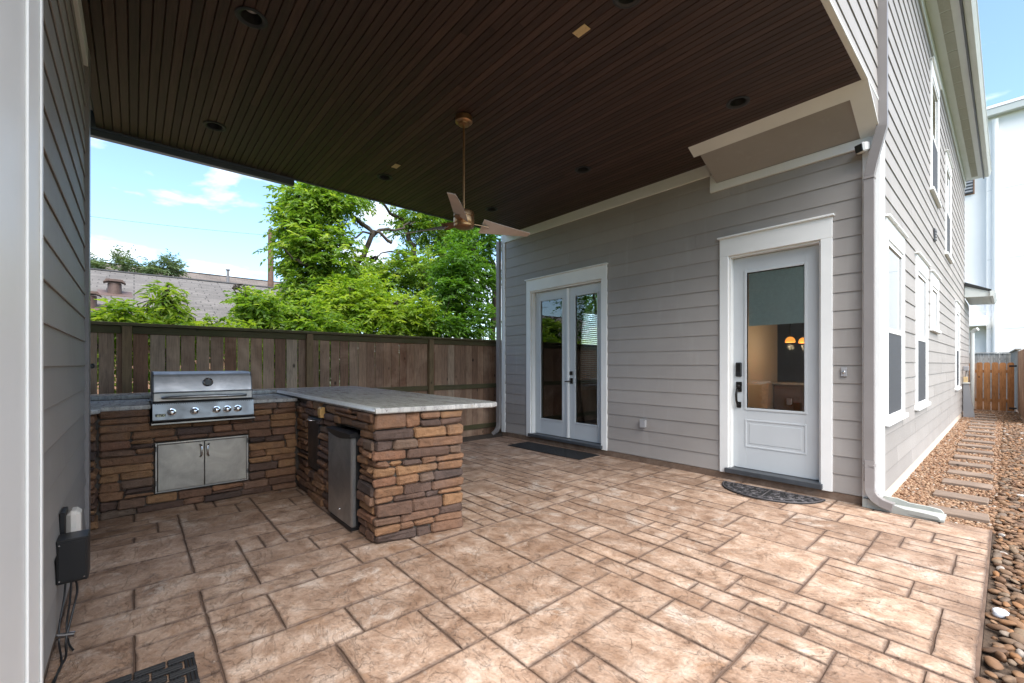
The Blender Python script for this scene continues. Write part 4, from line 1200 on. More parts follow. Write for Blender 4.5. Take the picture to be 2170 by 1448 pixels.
# end of the bar
ex, ey = BF[0] - BN[0], BF[1] - BN[1]; eL = math.hypot(ex, ey); ex /= eL; ey /= eL
ledge(lambda u, d, z: (BN[0] + ex * u + ey * d, BN[1] + ey * u - ex * d, z), eL, 0.0, 1.0, [], 41, 0.055, 0.04)
# south face of the bar: u runs from the near corner to the grill wall
SL = BN[0] - KX
ledge(lambda u, d, z: (BN[0] - u, KY - d, z), SL - 0.05, 0.0, 1.0, [(BN[0] - FRX1, BN[0] - FRX0, 0, 0.835), (BN[0] + 4.50, BN[0] + 4.88, 0.30, 0.84), (BN[0] + 4.88, 3.5, 0.955, 1.1)], 44, -0.012, 0)
# grill wall: u runs along y from the left return
ledge(lambda u, d, z: (KX + d, -0.235 + u, z), KY + 0.235 - 0.05, 0.0, 0.958, [(0.375, 1.145, 0.165, 0.645), (0.345, 1.185, 0.815, 1.0)], 47)
# left return
ledge(lambda u, d, z: (KX + u, -0.292 + d, z), 0.30, 0.0, 0.958, [], 52)
def slab(P, z0, z1, ch=0.008):
    """granite slab from a plan polygon with eased edges"""
    k = len(P); cx = sum(p[0] for p in P) / k; cy = sum(p[1] for p in P) / k
    def ins(p, d):
        v = Vector((cx - p[0], cy - p[1])); v.normalize(); return (p[0] + v.x * d, p[1] + v.y * d)
    m = MB(); V = []
    for (d, z) in ((ch, z0), (0, z0 + ch), (0, z1 - ch), (ch, z1)): V += [(*ins(p, d), z) for p in P]
    Fc = []
    for r in range(3):
        for i in range(k): Fc.append((r * k + i, r * k + (i + 1) % k, (r + 1) * k + (i + 1) % k, (r + 1) * k + i))
    Fc += [tuple(range(k))[::-1], tuple(range(3 * k, 4 * k))]
    m.add(V, Fc); return m
slab([(-6.70, 1.385), (-3.115, 1.365), (-2.945, 2.365), (-2.975, 2.42), (-3.05, 2.445), (-6.69, 2.56)], 1.0035, 1.045).build('bar_top', 'granite', kit)
m = MB(); m.prism([(1.358, 1.022), (1.370, 1.046), (1.408, 1.0475), (1.408, 1.044), (1.374, 1.0425), (1.366, 1.022)], -6.1, -3.135, lambda p, q, t: (t, p, q)); m.build('bevel_glint', 'edge_glint', kit)  # granite bevel, its shine put into a white strip
slab([(-6.72, -2.2), (-6.22, -2.2), (-6.22, 1.383), (-6.72, 1.383)], 1.0038, 1.044).build('ledge_top', 'granite', kit)
slab([(-6.215, -2.2), (-5.24, -2.2), (-5.24, -0.215), (-5.24, 0.118), (-6.215, 0.118)], 0.9625, 1.0).build('counter_top', 'granite', kit)
slab([(-5.2395, -0.85), (-4.96, -0.85), (-4.96, -0.262), (-5.02, -0.215), (-5.2395, -0.215)], 0.9625, 0.9998).build('counter_top', 'granite', kit)
slab([(-6.215, 0.945), (-5.24, 0.945), (-5.24, 1.382), (-6.215, 1.382)], 0.9625, 1.0).build('counter_top', 'granite', kit)
slab([(-6.215, 0.1185), (-5.95, 0.1185), (-5.95, 0.9445), (-6.215, 0.9445)], 0.9625, 1.0).build('counter_top', 'granite', kit)
# double access doors under the grill
ad = thing('access_door', (KX + 0.05, 0.52, 0.17), parent=kit)
fx = KX + 0.052
m = MB(); a, b, c, d = 0.148, 0.902, 0.170, 0.640; w = 0.016
for (p, q, r, s) in ((a, a + w, c, d), (b - w, b, c, d), (a + w, b - w, c, c + w), (a + w, b - w, d - w, d)): m.cbox((KX - 0.02, p, r), (fx, q, s), 0.002)
m.build('door_frame', 'steel', ad)
for (p, q) in ((a + w + 0.002, 0.5235), (0.5265, b - w - 0.002)):
    box('door_panel', (KX - 0.01, p, c + w + 0.002), (fx + 0.012, q, d - w - 0.002), 'steel_panel', ad, 0.004)
for s in (-1, 1):
    yy = 0.525 + s * 0.024; m = MB()
    m.tube([(fx + 0.012, yy + s * 0.012, 0.475), (fx + 0.03, yy + s * 0.008, 0.477), (fx + 0.042, yy, 0.492), (fx + 0.042, yy, 0.572), (fx + 0.03, yy + s * 0.008, 0.588), (fx + 0.012, yy + s * 0.012, 0.59)], [0.010, 0.009, 0.008, 0.008, 0.009, 0.010], 10)
    m.build('handle', 'chrome', ad, 60)
for yy in (a + 0.003, b - 0.011):
    for zz in (0.24, 0.56): box('hinge', (fx + 0.0005, yy, zz), (fx + 0.009, yy + 0.008, zz + 0.05), 'steel_dark', ad, 0.001)
# dark single door on the bar side with a bar handle
pd = thing('pantry_door', (-4.69, KY, 0.3), parent=kit)
box('door_panel', (-4.868, KY - 0.035, 0.312), (-4.512, KY + 0.005, 0.828), 'steel_dark', pd, 0.004)
m = MB(); m.tube([(-4.85, KY - 0.036, 0.80), (-4.85, KY - 0.062, 0.80), (-4.80, KY - 0.066, 0.80), (-4.72, KY - 0.066, 0.80), (-4.70, KY - 0.062, 0.80), (-4.70, KY - 0.036, 0.80)], 0.006, 8); m.build('handle', 'chrome', pd, 60)
m = MB(); m.prism([(KY - 0.035, 0.86), (KY - 0.075, 0.865), (KY - 0.082, 0.90), (KY - 0.078, 0.95), (KY - 0.062, 0.965), (KY - 0.035, 0.965)], -4.40, -4.325, lambda p, q, t: (t, p, q)); m.build('bottle_opener', 'wood_block', kit)

# ------------------------------------------------------------------ fridge
fr = thing('mini_fridge', (-3.8, 1.6, 0), 'slim black mini fridge with brushed steel door built into the stone bar', 'fridge')
FY = 1.335
box('cabinet', (-4.075, FY + 0.052, 0.02), (-3.535, 1.93, 0.80), 'black_plastic', fr, 0.006)
door = box('door', (-4.085, FY, 0.035), (-3.525, FY + 0.05, 0.775), 'steel_fridge', fr, 0.012)
m = MB()
for k in range(16):                              # dished black handle strip
    t0, t1 = k / 16, (k + 1) / 16
    xa, xb = -4.088 + 0.566 * t0, -4.088 + 0.566 * t1
    za, zb = 0.776 - 0.030 * math.sin(math.pi * t0), 0.776 - 0.030 * math.sin(math.pi * t1)
    m.add([(xa, FY - 0.006, za), (xb, FY - 0.006, zb), (xb, FY - 0.014, 0.806), (xa, FY - 0.014, 0.806), (xa, FY + 0.052, za), (xb, FY + 0.052, zb), (xb, FY + 0.052, 0.815), (xa, FY + 0.052, 0.815)],
          [(0, 1, 2, 3), (3, 2, 6, 7), (4, 7, 6, 5), (0, 4, 5, 1)] + ([(0, 3, 7, 4)] if k == 0 else []) + ([(1, 5, 6, 2)] if k == 15 else []))
m.build('door_handle', 'black_plastic', door)
box('foot_rail', (-4.06, FY + 0.01, 0.0), (-3.55, FY + 0.09, 0.03), 'black_plastic', fr, 0.003)
m = MB(); m.lathe([(0.010, 0), (0.010, -0.004), (0.006, -0.006)], (-3.80, FY - 0.0005, 0.13), 12, 'y'); m.build('lock', 'chrome', door, 40)

# ------------------------------------------------------------------ grill
gr = thing('grill', (-5.5, 0.53, 0.8), 'stainless steel gas grill with closed hood set into the stone counter', 'grill')
G0, G1 = 0.128, 0.938; gm_ = (G0 + G1) / 2
m = MB(); m.prism([(-5.185, 0.838), (-5.160, 0.846), (-5.150, 0.862), (-5.172, 1.012), (-5.19, 1.03), (-5.86, 1.03), (-5.86, 0.838)], G0, G1, lambda p, q, t: (p, t, q)); body = m.build('control_panel', 'steel_control_shaded', gr)
m = MB(); m.cbox((-5.24, G0 - 0.012, 0.818), (-5.148, G1 + 0.012, 0.836), 0.003); m.build('drip_rail', 'steel', gr)
m = MB()
for k in range(46):
    yy = G0 + 0.02 + (G1 - G0 - 0.04) * k / 45; m.box((-5.1735, yy - 0.0045, 1.0005), (-5.1715 + 0.0008, yy + 0.0045, 1.0105))
m.build('vent_slots', 'black_plastic', body)
H0, H1 = G0 + 0.012, G1 - 0.012
hp = [(-5.20, 1.034), (-5.196, 1.105), (-5.215, 1.118), (-5.255, 1.255), (-5.272, 1.282), (-5.305, 1.300), (-5.74, 1.305), (-5.80, 1.27), (-5.82, 1.034)]
m = MB(); m.prism(hp, H0, H1, lambda p, q, t: (p, t, q)); hood = m.build('hood', 'steel_hood_sheen', gr, 25)
for (a, b) in ((H0 - 0.008, H0 - 0.0005), (H1 + 0.0005, H1 + 0.008)):
    m = MB(); m.prism([(p, q + (0.002 if q > 1.2 else 0)) for p, q in hp], a, b, lambda p, q, t: (p, t, q)); m.build('hood_cheek', 'steel_dark', hood)
m = MB(); m.cbox((-5.2145, H0 + 0.001, 1.106), (-5.2035, H1 - 0.001, 1.116), 0.002); m.build('hood_seam', 'steel_dark', hood)
m = MB(); m.tube([(-5.20, H0 + 0.07, 1.065), (-5.155, H0 + 0.06, 1.066), (-5.140, H0 + 0.10, 1.067), (-5.136, gm_, 1.068), (-5.140, H1 - 0.10, 1.067), (-5.155, H1 - 0.06, 1.066), (-5.20, H1 - 0.07, 1.065)], [0.010, 0.012, 0.015, 0.016, 0.015, 0.012, 0.010], 12); m.build('hood_handle', 'steel', hood, 60)
m = MB(); m.lathe([(0.044, 0.0), (0.044, 0.012), (0.036, 0.018), (0.028, 0.012), (0.02, 0.010)], (-5.238, gm_ + 0.02, 1.20), 24, 'x'); th = m.build('thermometer', 'chrome', hood, 40)
th.rotation_euler = (0, 0, 0)
m = MB(); m.lathe([(0.027, 0.0), (0.027, 0.003)], (-5.2275, gm_ + 0.02, 1.20), 20, 'x'); m.build('thermometer_dial', 'sill_dark', hood)
for i, yy in enumerate((0.265, 0.44, 0.615, 0.705, 0.795)):
    m = MB(); m.lathe([(0.036, 0.0), (0.036, 0.006), (0.028, 0.008), (0.026, 0.03), (0.024, 0.044), (0.016, 0.05), (0.006, 0.052)], (-5.163, yy, 0.928), 22, 'x'); kn = m.build('knob', 'chrome', gr, 40)
    m = MB(); m.cbox((-5.113, yy - 0.002, 0.93), (-5.108, yy + 0.002, 0.948), 0.001); m.build('knob_mark', 'black_plastic', kn)
# maker's badge on the panel
bd = box('badge', (-5.164, 0.146, 0.882), (-5.1545, 0.222, 0.918), 'black_plastic', gr, 0.002)
cu = bpy.data.curves.new('badge_text', 'FONT'); cu.body = 'RCS'; cu.size = 0.034; cu.extrude = 0.0008; cu.shear = 0.25; cu.align_x = 'CENTER'; cu.align_y = 'CENTER'
to = bpy.data.objects.new('badge_text', cu); col.objects.link(to)
me = bpy.data.meshes.new_from_object(to); bpy.data.objects.remove(to)
me.materials.append(M['chrome'])
mt = Matrix(((0, 0, 1, -5.1538), (1, 0, 0, 0.184), (0, 1, 0, 0.900), (0, 0, 0, 1)))
me.transform(mt); put('badge_text', me, gr)

# ------------------------------------------------------------------ ceiling fan
fx_, fy_ = -3.567, 2.477
fan = thing('ceiling_fan', (fx_, fy_, CZ), 'copper ceiling fan with three beige blades on a long downrod', 'fan')
m = MB(); m.lathe([(0.075, -0.001), (0.085, -0.012), (0.085, -0.06), (0.072, -0.072), (0.058, -0.074), (0.055, -0.088), (0.028, -0.092)], (fx_, fy_, CZ), 32); m.build('canopy', 'brass_fan', fan, 35)
m = MB(); m.tube([(fx_, fy_, CZ - 0.08), (fx_, fy_, 2.86)], 0.011, 12); m.build('downrod', 'brass_fan', fan, 60)
m = MB(); m.lathe([(0.022, 0.19), (0.04, 0.178), (0.075, 0.172), (0.098, 0.160), (0.103, 0.14), (0.103, 0.112), (0.095, 0.108), (0.095, 0.100), (0.103, 0.096), (0.104, 0.055), (0.10, 0.04), (0.096, 0.034), (0.103, 0.03), (0.10, 0.012), (0.075, 0.0), (0.025, -0.004)], (fx_, fy_, 2.735), 36); m.build('motor', 'brass_fan', fan, 35)
for ang in (201, 316, 77):
    a = R(ang); ca, sa = math.cos(a), math.sin(a)
    def bp(r, s, z): return (fx_ + ca * r - sa * s, fy_ + sa * r + ca * s, z)
    m = MB(); m.add([bp(0.10, -0.035, 2.775), bp(0.10, 0.035, 2.795), bp(0.25, 0.05, 2.80), bp(0.25, -0.05, 2.765), bp(0.10, -0.035, 2.782), bp(0.10, 0.035, 2.802), bp(0.25, 0.05, 2.807), bp(0.25, -0.05, 2.772)], [(3, 2, 1, 0), (4, 5, 6, 7), (0, 1, 5, 4), (1, 2, 6, 5), (2, 3, 7, 6), (3, 0, 4, 7)]); m.build('blade_arm', 'brass_fan', fan)
    nseg = 10; V = []; Fc = []
    for i in range(nseg + 1):
        t = i / nseg; r = 0.19 + 0.57 * t
        w = 0.050 * (1 - t) ** 0.9 + 0.036
        tw = -R(34) * (1 - 0.6 * t)
        off = 0.02 * math.sin(math.pi * t * 0.6)
        for (s, dz) in ((-w, 0.003), (w, 0.003), (w, -0.003), (-w, -0.003)):
            V.append(bp(r, s * math.cos(tw) + off, 2.782 + s * math.sin(tw) + dz))
    for i in range(nseg):
        for k in range(4): Fc.append((i * 4 + k, i * 4 + (k + 1) % 4, (i + 1) * 4 + (k + 1) % 4, (i + 1) * 4 + k))
    Fc += [(0, 1, 2, 3)[::-1], tuple(nseg * 4 + k for k in range(4))]
    m = MB(); m.add(V, Fc); bl = m.build('blade', 'fan_blade', fan, 40)
    for (r, s) in ((0.22, -0.045), (0.22, 0.045), (0.27, 0.0)):
        tw = -R(34) * (1 - 0.6 * (r - 0.19) / 0.57)
        m = MB(); m.lathe([(0.008, 0), (0.006, -0.004)], bp(r, s * math.cos(tw) + 0.01, 2.777 + s * math.sin(tw)), 8); m.build('screw', 'brass_fan', bl)

# ------------------------------------------------------------------ recessed lights and blank cover plates
for (lx, ly) in LIGHTS:
    t = thing('recessed_light', (lx, ly, CZ), 'recessed ceiling downlight in the row ' + {0: 'along the garage wall', 2: 'level with the fan', 4: 'along the door wall'}[int(ly)] + ', ' + {5: 'by the fence edge', 3: 'in the middle of the row', 1: 'by the open drive side'}[int(-lx)], 'downlight', 'recessed lights in the porch ceiling')
    m = MB(); m.lathe([(0.0665, 0.0), (0.102, -0.0008), (0.102, -0.006), (0.092, -0.010), (0.078, -0.008), (0.0672, -0.001)], (lx, ly, CZ), 36)
    m.F = [f for f in m.F if len(f) < 20]; m.build('trim_ring', 'can_black', t, 40)
    m = MB(); m.lathe([(0.0675, 0.001), (0.062, 0.10), (0.0605, 0.10), (0.066, 0.001)], (lx, ly, CZ), 32)
    m.F = [f for f in m.F if len(f) < 20]; m.build('baffle', 'can_black', t, 40)
    m = MB(); m.lathe([(0.03, 0.055), (0.047, 0.062), (0.058, 0.085), (0.06, 0.104)], (lx, ly, CZ), 28); m.build('bulb_lens', 'lens', t, 60)
for (bx_, by_, lb) in ((-2.077, 2.495, 'tan blank cover plate on the ceiling between fan and the open drive side'), (-5.016, 2.459, 'tan blank cover plate on the ceiling between fan and fence side')):
    t = thing('cover_plate', (bx_, by_, CZ), lb, 'cover plate')
    box('plate', (bx_ - 0.058, by_ - 0.036, CZ - 0.006), (bx_ + 0.058, by_ + 0.036, CZ - 0.0005), 'cover_plate', t, 0.002)
    for s in (-1, 1):
        m = MB(); m.lathe([(0.003, 0), (0.003, -0.001)], (bx_ + s * 0.042, by_, CZ - 0.006), 8); m.build('screw', 'brass_fan', t)

# ------------------------------------------------------------------ door mats
# near mat: woven lattice of rubber straps
mt_ = thing('lattice_mat', (-2.2, -0.05, 0), 'black rubber door mat woven as an open lattice, beside the garage wall', 'door mat')
mx0, mx1, my0, my1 = -2.55, -1.75, -0.36 + 0.10, 0.215
sw = 0.042; gap = 0.016; pt = sw + gap
nx = int((mx1 - mx0) / pt); ny = int((my1 - my0) / pt)
for j in range(ny):
    m = MB(); y0 = my1 - j * pt - sw
    for k in range(3): m.cbox((mx0, y0 + k * sw / 3 + 0.0008, 0.002), (mx0 + nx * pt - gap, y0 + (k + 1) * sw / 3 - 0.0008, 0.010 if k != 1 else 0.0115), 0.003)
    stuff(m.build('strap_row', 'black_rubber', mt_))
for i in range(nx):
    m = MB(); x0 = mx0 + i * pt
    for j in range(ny):
        if (i + j) % 2: continue
        y1_ = my1 - j * pt; y0 = max(y1_ - pt - sw, my1 - ny * pt + gap)
        y1_ = min(y1_ + gap * 0.6, my1)
        for k in range(3): m.cbox((x0 + k * sw / 3 + 0.0008, y0, 0.004), (x0 + (k + 1) * sw / 3 - 0.0008, y1_, 0.0145 if k != 1 else 0.016), 0.003)
    if m.V: stuff(m.build('strap_column', 'black_rubber', mt_))
# long mat at the French doors with herringbone ribs
lm = thing('long_mat', (-4.82, 5.03, 0), 'long black ribbed rubber mat in front of the French doors', 'door mat')
def lmp(u, v, z): return (-5.585 + u * 1.0, 4.775 + 0.03 * u + v, z)
m = MB(); m.prism([(0, 0), (1.53, 0), (1.53, 0.475), (0, 0.475)], 0.0025, 0.0105, lambda p, q, t: lmp(p, q, t)); m.build('mat_base', 'black_rubber', lm)
for pnl in range(2):
    m = MB()
    u0 = 0.02 + pnl * 0.765
    for r in range(8):
        for c in range(12):
            uu = u0 + c * 0.061; vv = 0.02 + r * 0.055
            s = 1 if (r + c) % 2 else -1
            m.add([lmp(uu, vv + (0.0 if s > 0 else 0.035), 0.0106), lmp(uu + 0.012, vv + (0.0 if s > 0 else 0.035) + s * 0.004, 0.0106), lmp(uu + 0.052, vv + (0.038 if s > 0 else 0.0), 0.0106), lmp(uu + 0.04, vv + (0.042 if s > 0 else -0.004), 0.0106),
                   lmp(uu, vv + (0.0 if s > 0 else 0.035), 0.0135), lmp(uu + 0.012, vv + (0.0 if s > 0 else 0.035) + s * 0.004, 0.0135), lmp(uu + 0.052, vv + (0.038 if s > 0 else 0.0), 0.0135), lmp(uu + 0.04, vv + (0.042 if s > 0 else -0.004), 0.0135)],
                  [(4, 5, 6, 7), (0, 1, 5, 4), (1, 2, 6, 5), (2, 3, 7, 6), (3, 0, 4, 7)])
    m.build('rib_panel', 'black_rubber', lm)
# half-round mat with scroll relief
hm = thing('half_round_mat', (-1.69, 5.1, 0), 'black half-round rubber mat with scroll relief at the entry door', 'door mat')
hc = Vector((-1.70, 5.235)); HA, HB = 0.49, 0.44; tilt = R(3)
def hp_(a, r, z=0.0):
    x, y = math.cos(a) * HA * r, -math.sin(a) * HB * r
    return (hc.x + x * math.cos(tilt) - y * math.sin(tilt), hc.y + x * math.sin(tilt) + y * math.cos(tilt), z)
def hq(x, y, z):
    return (hc.x + x * math.cos(tilt) - y * math.sin(tilt), hc.y + x * math.sin(tilt) + y * math.cos(tilt), z)
K = 40; m = MB(); P2 = [hp_(math.pi * i / K, 1.0) for i in range(K + 1)]
m.add([(p[0], p[1], 0.0025) for p in P2] + [(p[0], p[1], 0.011) for p in P2], [tuple(range(K + 1)), tuple(range(K + 1, 2 * K + 2))[::-1]] + [(i, (i + 1) % (K + 1), K + 1 + (i + 1) % (K + 1), K + 1 + i) for i in range(K + 1)])
m.build('mat_base', 'black_rubber', hm)
m = MB(); m.tube([hp_(math.pi * i / K, 0.975, 0.012) for i in range(K + 1)], 0.008, 6); m.tube([hp_(math.pi * i / K, 0.76, 0.011) for i in range(K + 1)], 0.006, 6)
m.tube([hq(-HA, -0.01, 0.012), hq(HA, -0.01, 0.012)], 0.007, 6); m.tube([hq(0, -0.01, 0.012), hq(0, -HB * 0.98, 0.012)], 0.006, 6)
m.build('mat_rim', 'black_rubber_worn', hm, 60)
def spiral(cx, cy, r, a0, turns, z=0.0115, rad=0.0048, sgn=1):
    pts_ = []
    N = int(14 * turns) + 4
    for i in range(N + 1):
        t = i / N; a = a0 + sgn * t * turns * 2 * math.pi; rr = r * (1 - 0.78 * t)
        pts_.append(hq(cx + math.cos(a) * rr, cy + math.sin(a) * rr, z))
    return pts_
m = MB()
for i in range(13):
    a = math.pi * (i + 0.5) / 13
    cx, cy = math.cos(a) * HA * 0.865, -math.sin(a) * HB * 0.865
    m.tube(spiral(cx, cy, 0.030, a + i, 1.3, sgn=1 if i % 2 else -1), 0.0055, 5)
m.build('scroll_border', 'black_rubber_worn', hm, 60)
for s in (-1, 1):
    m = MB()
    for (cx, cy, r, a0) in ((0.08, -0.08, 0.055, 0), (0.20, -0.07, 0.05, 2), (0.10, -0.20, 0.06, 1), (0.22, -0.17, 0.055, 3), (0.07, -0.30, 0.04, 4), (0.30, -0.07, 0.035, 1), (0.16, -0.27, 0.035, 5), (0.29, -0.14, 0.03, 0)):
        m.tube(spiral(s * cx, cy, r, a0, 1.5, sgn=s), 0.005, 5)
    stuff(m.build('scroll_field', 'black_rubber_worn', hm, 60))

# ------------------------------------------------------------------ fences
FX = -6.92
fence = thing('wooden_fence', (FX, 2.0, 0), 'weathered brown picket fence with capped top rail behind the outdoor kitchen', 'fence')
rgf = random.Random(19)
y = -2.6; FT = 1.80
pk = []
while y < 9.0:
    w = rgf.uniform(0.132, 0.146)
    gap = rgf.uniform(0.010, 0.019) if y < 2.6 else rgf.uniform(0.001, 0.006)
    m = MB(); m.cbox((-0.009, -w / 2, -0.92), (0.009, w / 2, 0.93), 0.003, 0.0015, rgf)
    put('picket', m.mesh('picket', 'fence_wood'), fence, (FX - 0.03 + rgf.uniform(-0.003, 0.003), y + w / 2, 0.86), (R(rgf.uniform(-0.25, 0.25)), 0, R(rgf.uniform(-2.5, 2.5))))
    y += w + gap
for (z, yy0) in ((0.10, 0), (0.90, 0), (1.745, 0)):
    ys = [-2.6, -0.062, 1.982, 4.055, 6.1, 9.0]
    for a, b in zip(ys, ys[1:]):
        box('rail', (FX - 0.017, a + 0.047, z), (FX + 0.021, b - 0.047, z + 0.088), 'fence_rail', fence, 0.004)
for yy in (-0.062, 1.982, 4.055, 6.1):
    box('post', (FX - 0.018, yy - 0.045, -0.1), (FX + 0.072, yy + 0.045, 1.832), 'fence_post', fence, 0.004)
box('cap_rail', (FX - 0.075, -2.6, 1.834), (FX + 0.085, 2.4, 1.872), 'fence_rail', fence, 0.005)
box('cap_rail', (FX - 0.075, 2.403, 1.834), (FX + 0.085, 9.0, 1.871), 'fence_rail', fence, 0.005)

# cedar gate at the end of the path
gate = thing('cedar_gate', (-0.3, 19.4, 0), 'orange cedar picket gate at the end of the gravel path', 'gate')
gx0, gx1, gy = -0.79, 0.12, 19.4
pw = 0.135; st = (gx1 - gx0 - pw) / 5
for i in range(6):
    x0 = gx0 + i * st + rgf.uniform(-0.004, 0.004); tp = 1.43 + rgf.uniform(-0.012, 0.008)
    m = MB(); m.prism([(x0, 0.0), (x0 + pw, 0.0), (x0 + pw, tp - 0.035), (x0 + pw - 0.03, tp), (x0 + 0.03, tp), (x0, tp - 0.035)], gy, gy + 0.018, lambda p, q, t: (p, t, q)); m.build('picket', 'cedar', gate)
for z in (0.25, 1.12): box('rail', (gx0, gy + 0.0185, z), (gx1, gy + 0.056, z + 0.088), 'cedar', gate, 0.003)
for z in (0.06, 1.30): box('hinge', (gx1 - 0.10, gy - 0.006, z), (gx1 + 0.05, gy - 0.0005, z + 0.05), 'black_plastic', gate, 0.002)
box('latch', (gx0 + 0.01, gy - 0.02, 0.30), (gx0 + 0.05, gy - 0.0005, 0.42), 'black_plastic', gate, 0.003)
# brown fence beside the path end, grey fence beyond the gate
def fence_run(name, label, A, B, h, mat, pmat, seed, cap=True, side=1):
    A = Vector(A); B = Vector(B); d = (B - A); L = d.length; d.normalize(); ang = math.atan2(d.y, d.x)
    f = thing(name, (A.x, A.y, 0), label, 'fence')
    rg = random.Random(seed); u = 0; 
    meshes = []
    for k in range(4):
        m = MB(); m.cbox((0, -0.009, -h / 2), (0.136, 0.009, h / 2), 0.003, 0.002, rg); meshes.append(m.mesh('picket', mat))
    while u < L - 0.05:
        p = A + d * u; put('picket', rg.choice(meshes), f, (p.x, p.y, h / 2 + 0.01), (0, 0, ang)); u += 0.136 + rg.uniform(0.003, 0.008)
    def bx(n, u0, u1, v0, v1, z0, z1, mt):
        m = MB(); nrm = Vector((-d.y, d.x, 0))
        m.cbox((u0, v0, z0), (u1, v1, z1), 0.004); m.V = [tuple(A + d * x + nrm * y + Vector((0, 0, z))) for x, y, z in m.V]; m.build(n, mt, f)
    for z in (0.3, h - 0.25): bx('rail', 0, L, side * 0.0095, side * 0.05, z, z + 0.088, pmat)
    u = 0.0
    while u <= L: bx('post', u, u + 0.09, side * 0.051, side * 0.14, -0.1, h + 0.01, pmat); u += 2.3
    if cap: bx('cap_rail', -0.02, L, -0.06, 0.06, h + 0.022, h + 0.055, pmat)
    return f
fence_run('brown_fence', 'dark brown fence panel beside the end of the gravel path', (0.275, 15.6, 0), (0.20, 19.35, 0), 1.74, 'fence_wood', 'fence_post', 4, False, -1)
fence_run('grey_fence', 'bleached grey capped fence running on past the cedar gate', (0.20, 19.5, 0), (0.075, 25.0, 0), 1.78, 'fence_grey', 'fence_grey', 5, True, -1)
fence_run('back_fence', 'bleached grey capped fence crossing behind the cedar gate', (0.07, 25.1, 0), (-7.0, 25.1, 0), 1.78, 'fence_grey', 'fence_grey', 6, True, -1)

# ------------------------------------------------------------------ white building beyond
wb = thing('white_building', (4, 32, 0), 'tall white stucco building with grey roof edge beyond the cedar gate', 'building')
WY = 28.0
box('wall', (-0.62, WY, -0.1), (16, WY + 10, 12.6), 'stucco_white', wb)
wbg = box('recess_wall', (-5.0, WY + 0.35, -0.1), (-0.621, WY + 9, 11.6), 'stucco_white', wb)
for z in (2.9, 5.9, 8.9):
    box('wall_joint', (-0.60, WY - 0.006, z), (15.9, WY - 0.0005, z + 0.02), 'gutter_white', wb)
m = MB(); m.tube([(-0.36, WY - 0.08, 0), (-0.36, WY - 0.08, 11.6), (-0.36, WY - 0.16, 11.9)], 0.10, 8); m.build('downspout', 'stucco_white', wb, 50)
m = MB(); m.prism([(WY - 0.35, 12.05), (WY - 0.25, 12.05), (WY - 0.25, 12.3), (WY - 0.38, 12.3)], -1.0, 16.3, lambda p, q, t: (t, p, q)); m.build('gutter', 'gutter_white', wb)
m = MB(); m.prism([(WY - 0.40, 12.31), (WY + 5, 14.4), (WY + 10.4, 12.31)], -0.95, 16.4, lambda p, q, t: (t, p, q)); m.build('roof', 'shingle_dark', wb)
box('eave_board', (-1.0, WY - 0.24, 12.06), (16.3, WY - 0.001, 12.30), 'gutter_white', wb)
vt = thing('wall_unit', (-1.6, WY + 5.9, 9.6), parent=wb)
box('unit_surround', (-2.15, WY + 0.335, 9.0), (-0.98, WY + 0.349, 10.6), 'brick_far', vt)
box('unit_back', (-2.1, WY + 0.25, 9.05), (-1.02, WY + 0.334, 9.95), 'sill_dark', vt)
for k in range(6): box('louvre', (-2.08, WY + 0.21, 9.10 + 0.14 * k), (-1.04, WY + 0.249, 9.17 + 0.14 * k), 'grey_plastic', vt)
box('canopy_slab', (-3.2, WY - 0.4, 3.05), (-0.622, WY + 0.34, 3.5), 'stucco_white', wb)
box('upper_bay', (-5.0, WY + 0.15, 3.51), (-2.35, WY + 0.34, 11.2), 'stucco_white', wb)
for z in (4.6, 6.6, 8.6): box('bay_line', (-5.0, WY + 0.14, z), (-2.36, WY + 0.149, z + 0.03), 'gutter_white', wb)

# ------------------------------------------------------------------ neighbour roofs beyond the fence
def gable(name, label, x0, x1, ze, zr, y0, y1, mat, wallmat):
    """ridge along y; x0 = near eave, x1 = far eave"""
    t = thing(name, ((x0 + x1) / 2, (y0 + y1) / 2, 0), label, 'house')
    xr = (x0 + x1) / 2
    me = bpy.data.meshes.new('roof'); th = 0.12
    V = [(x0, y0, ze), (x0, y1, ze), (xr, y1, zr), (xr, y0, zr), (x1, y0, ze), (x1, y1, ze)]
    V += [(a, b, c - th) for a, b, c in V]
    Fc = [(0, 3, 2, 1), (3, 4, 5, 2), (6, 7, 8, 9), (9, 8, 11, 10), (0, 1, 7, 6), (4, 10, 11, 5), (0, 6, 9, 3), (3, 9, 10, 4), (1, 2, 8, 7), (2, 5, 11, 8)]
    me.from_pydata(V, [], Fc); uv = me.uv_layers.new(name='UVMap'); run = math.hypot(xr - x0, zr - ze)
    for p in me.polygons:
        for li in p.loop_indices:
            v = me.vertices[me.loops[li].vertex_index].co
            uv.data[li].uv = (v.y, (v.z - ze) / (zr - ze) * run)
    me.materials.append(M[mat]); me.update(); put('roof', me, t)
    box('wall', (x0 - 0.5, y0 + 0.4, -0.1), (x1 + 0.5, y1 - 0.4, ze - 0.05), wallmat, t)
    m = MB(); m.prism([(xr - 0.16, zr - 0.035), (xr, zr + 0.03), (xr + 0.16, zr - 0.035), (xr, zr + 0.005)], y0 - 0.02, y1 + 0.02, lambda p, q, t: (p, t, q)); m.build('ridge_cap', 'shingle_dark', t)
    return t
nh = gable('neighbour_house', 'tan shingle-roofed low house beyond the fence', -13.2, -27.0, 2.10, 4.56, -14, 4.6, 'shingle_tan', 'brick_far')
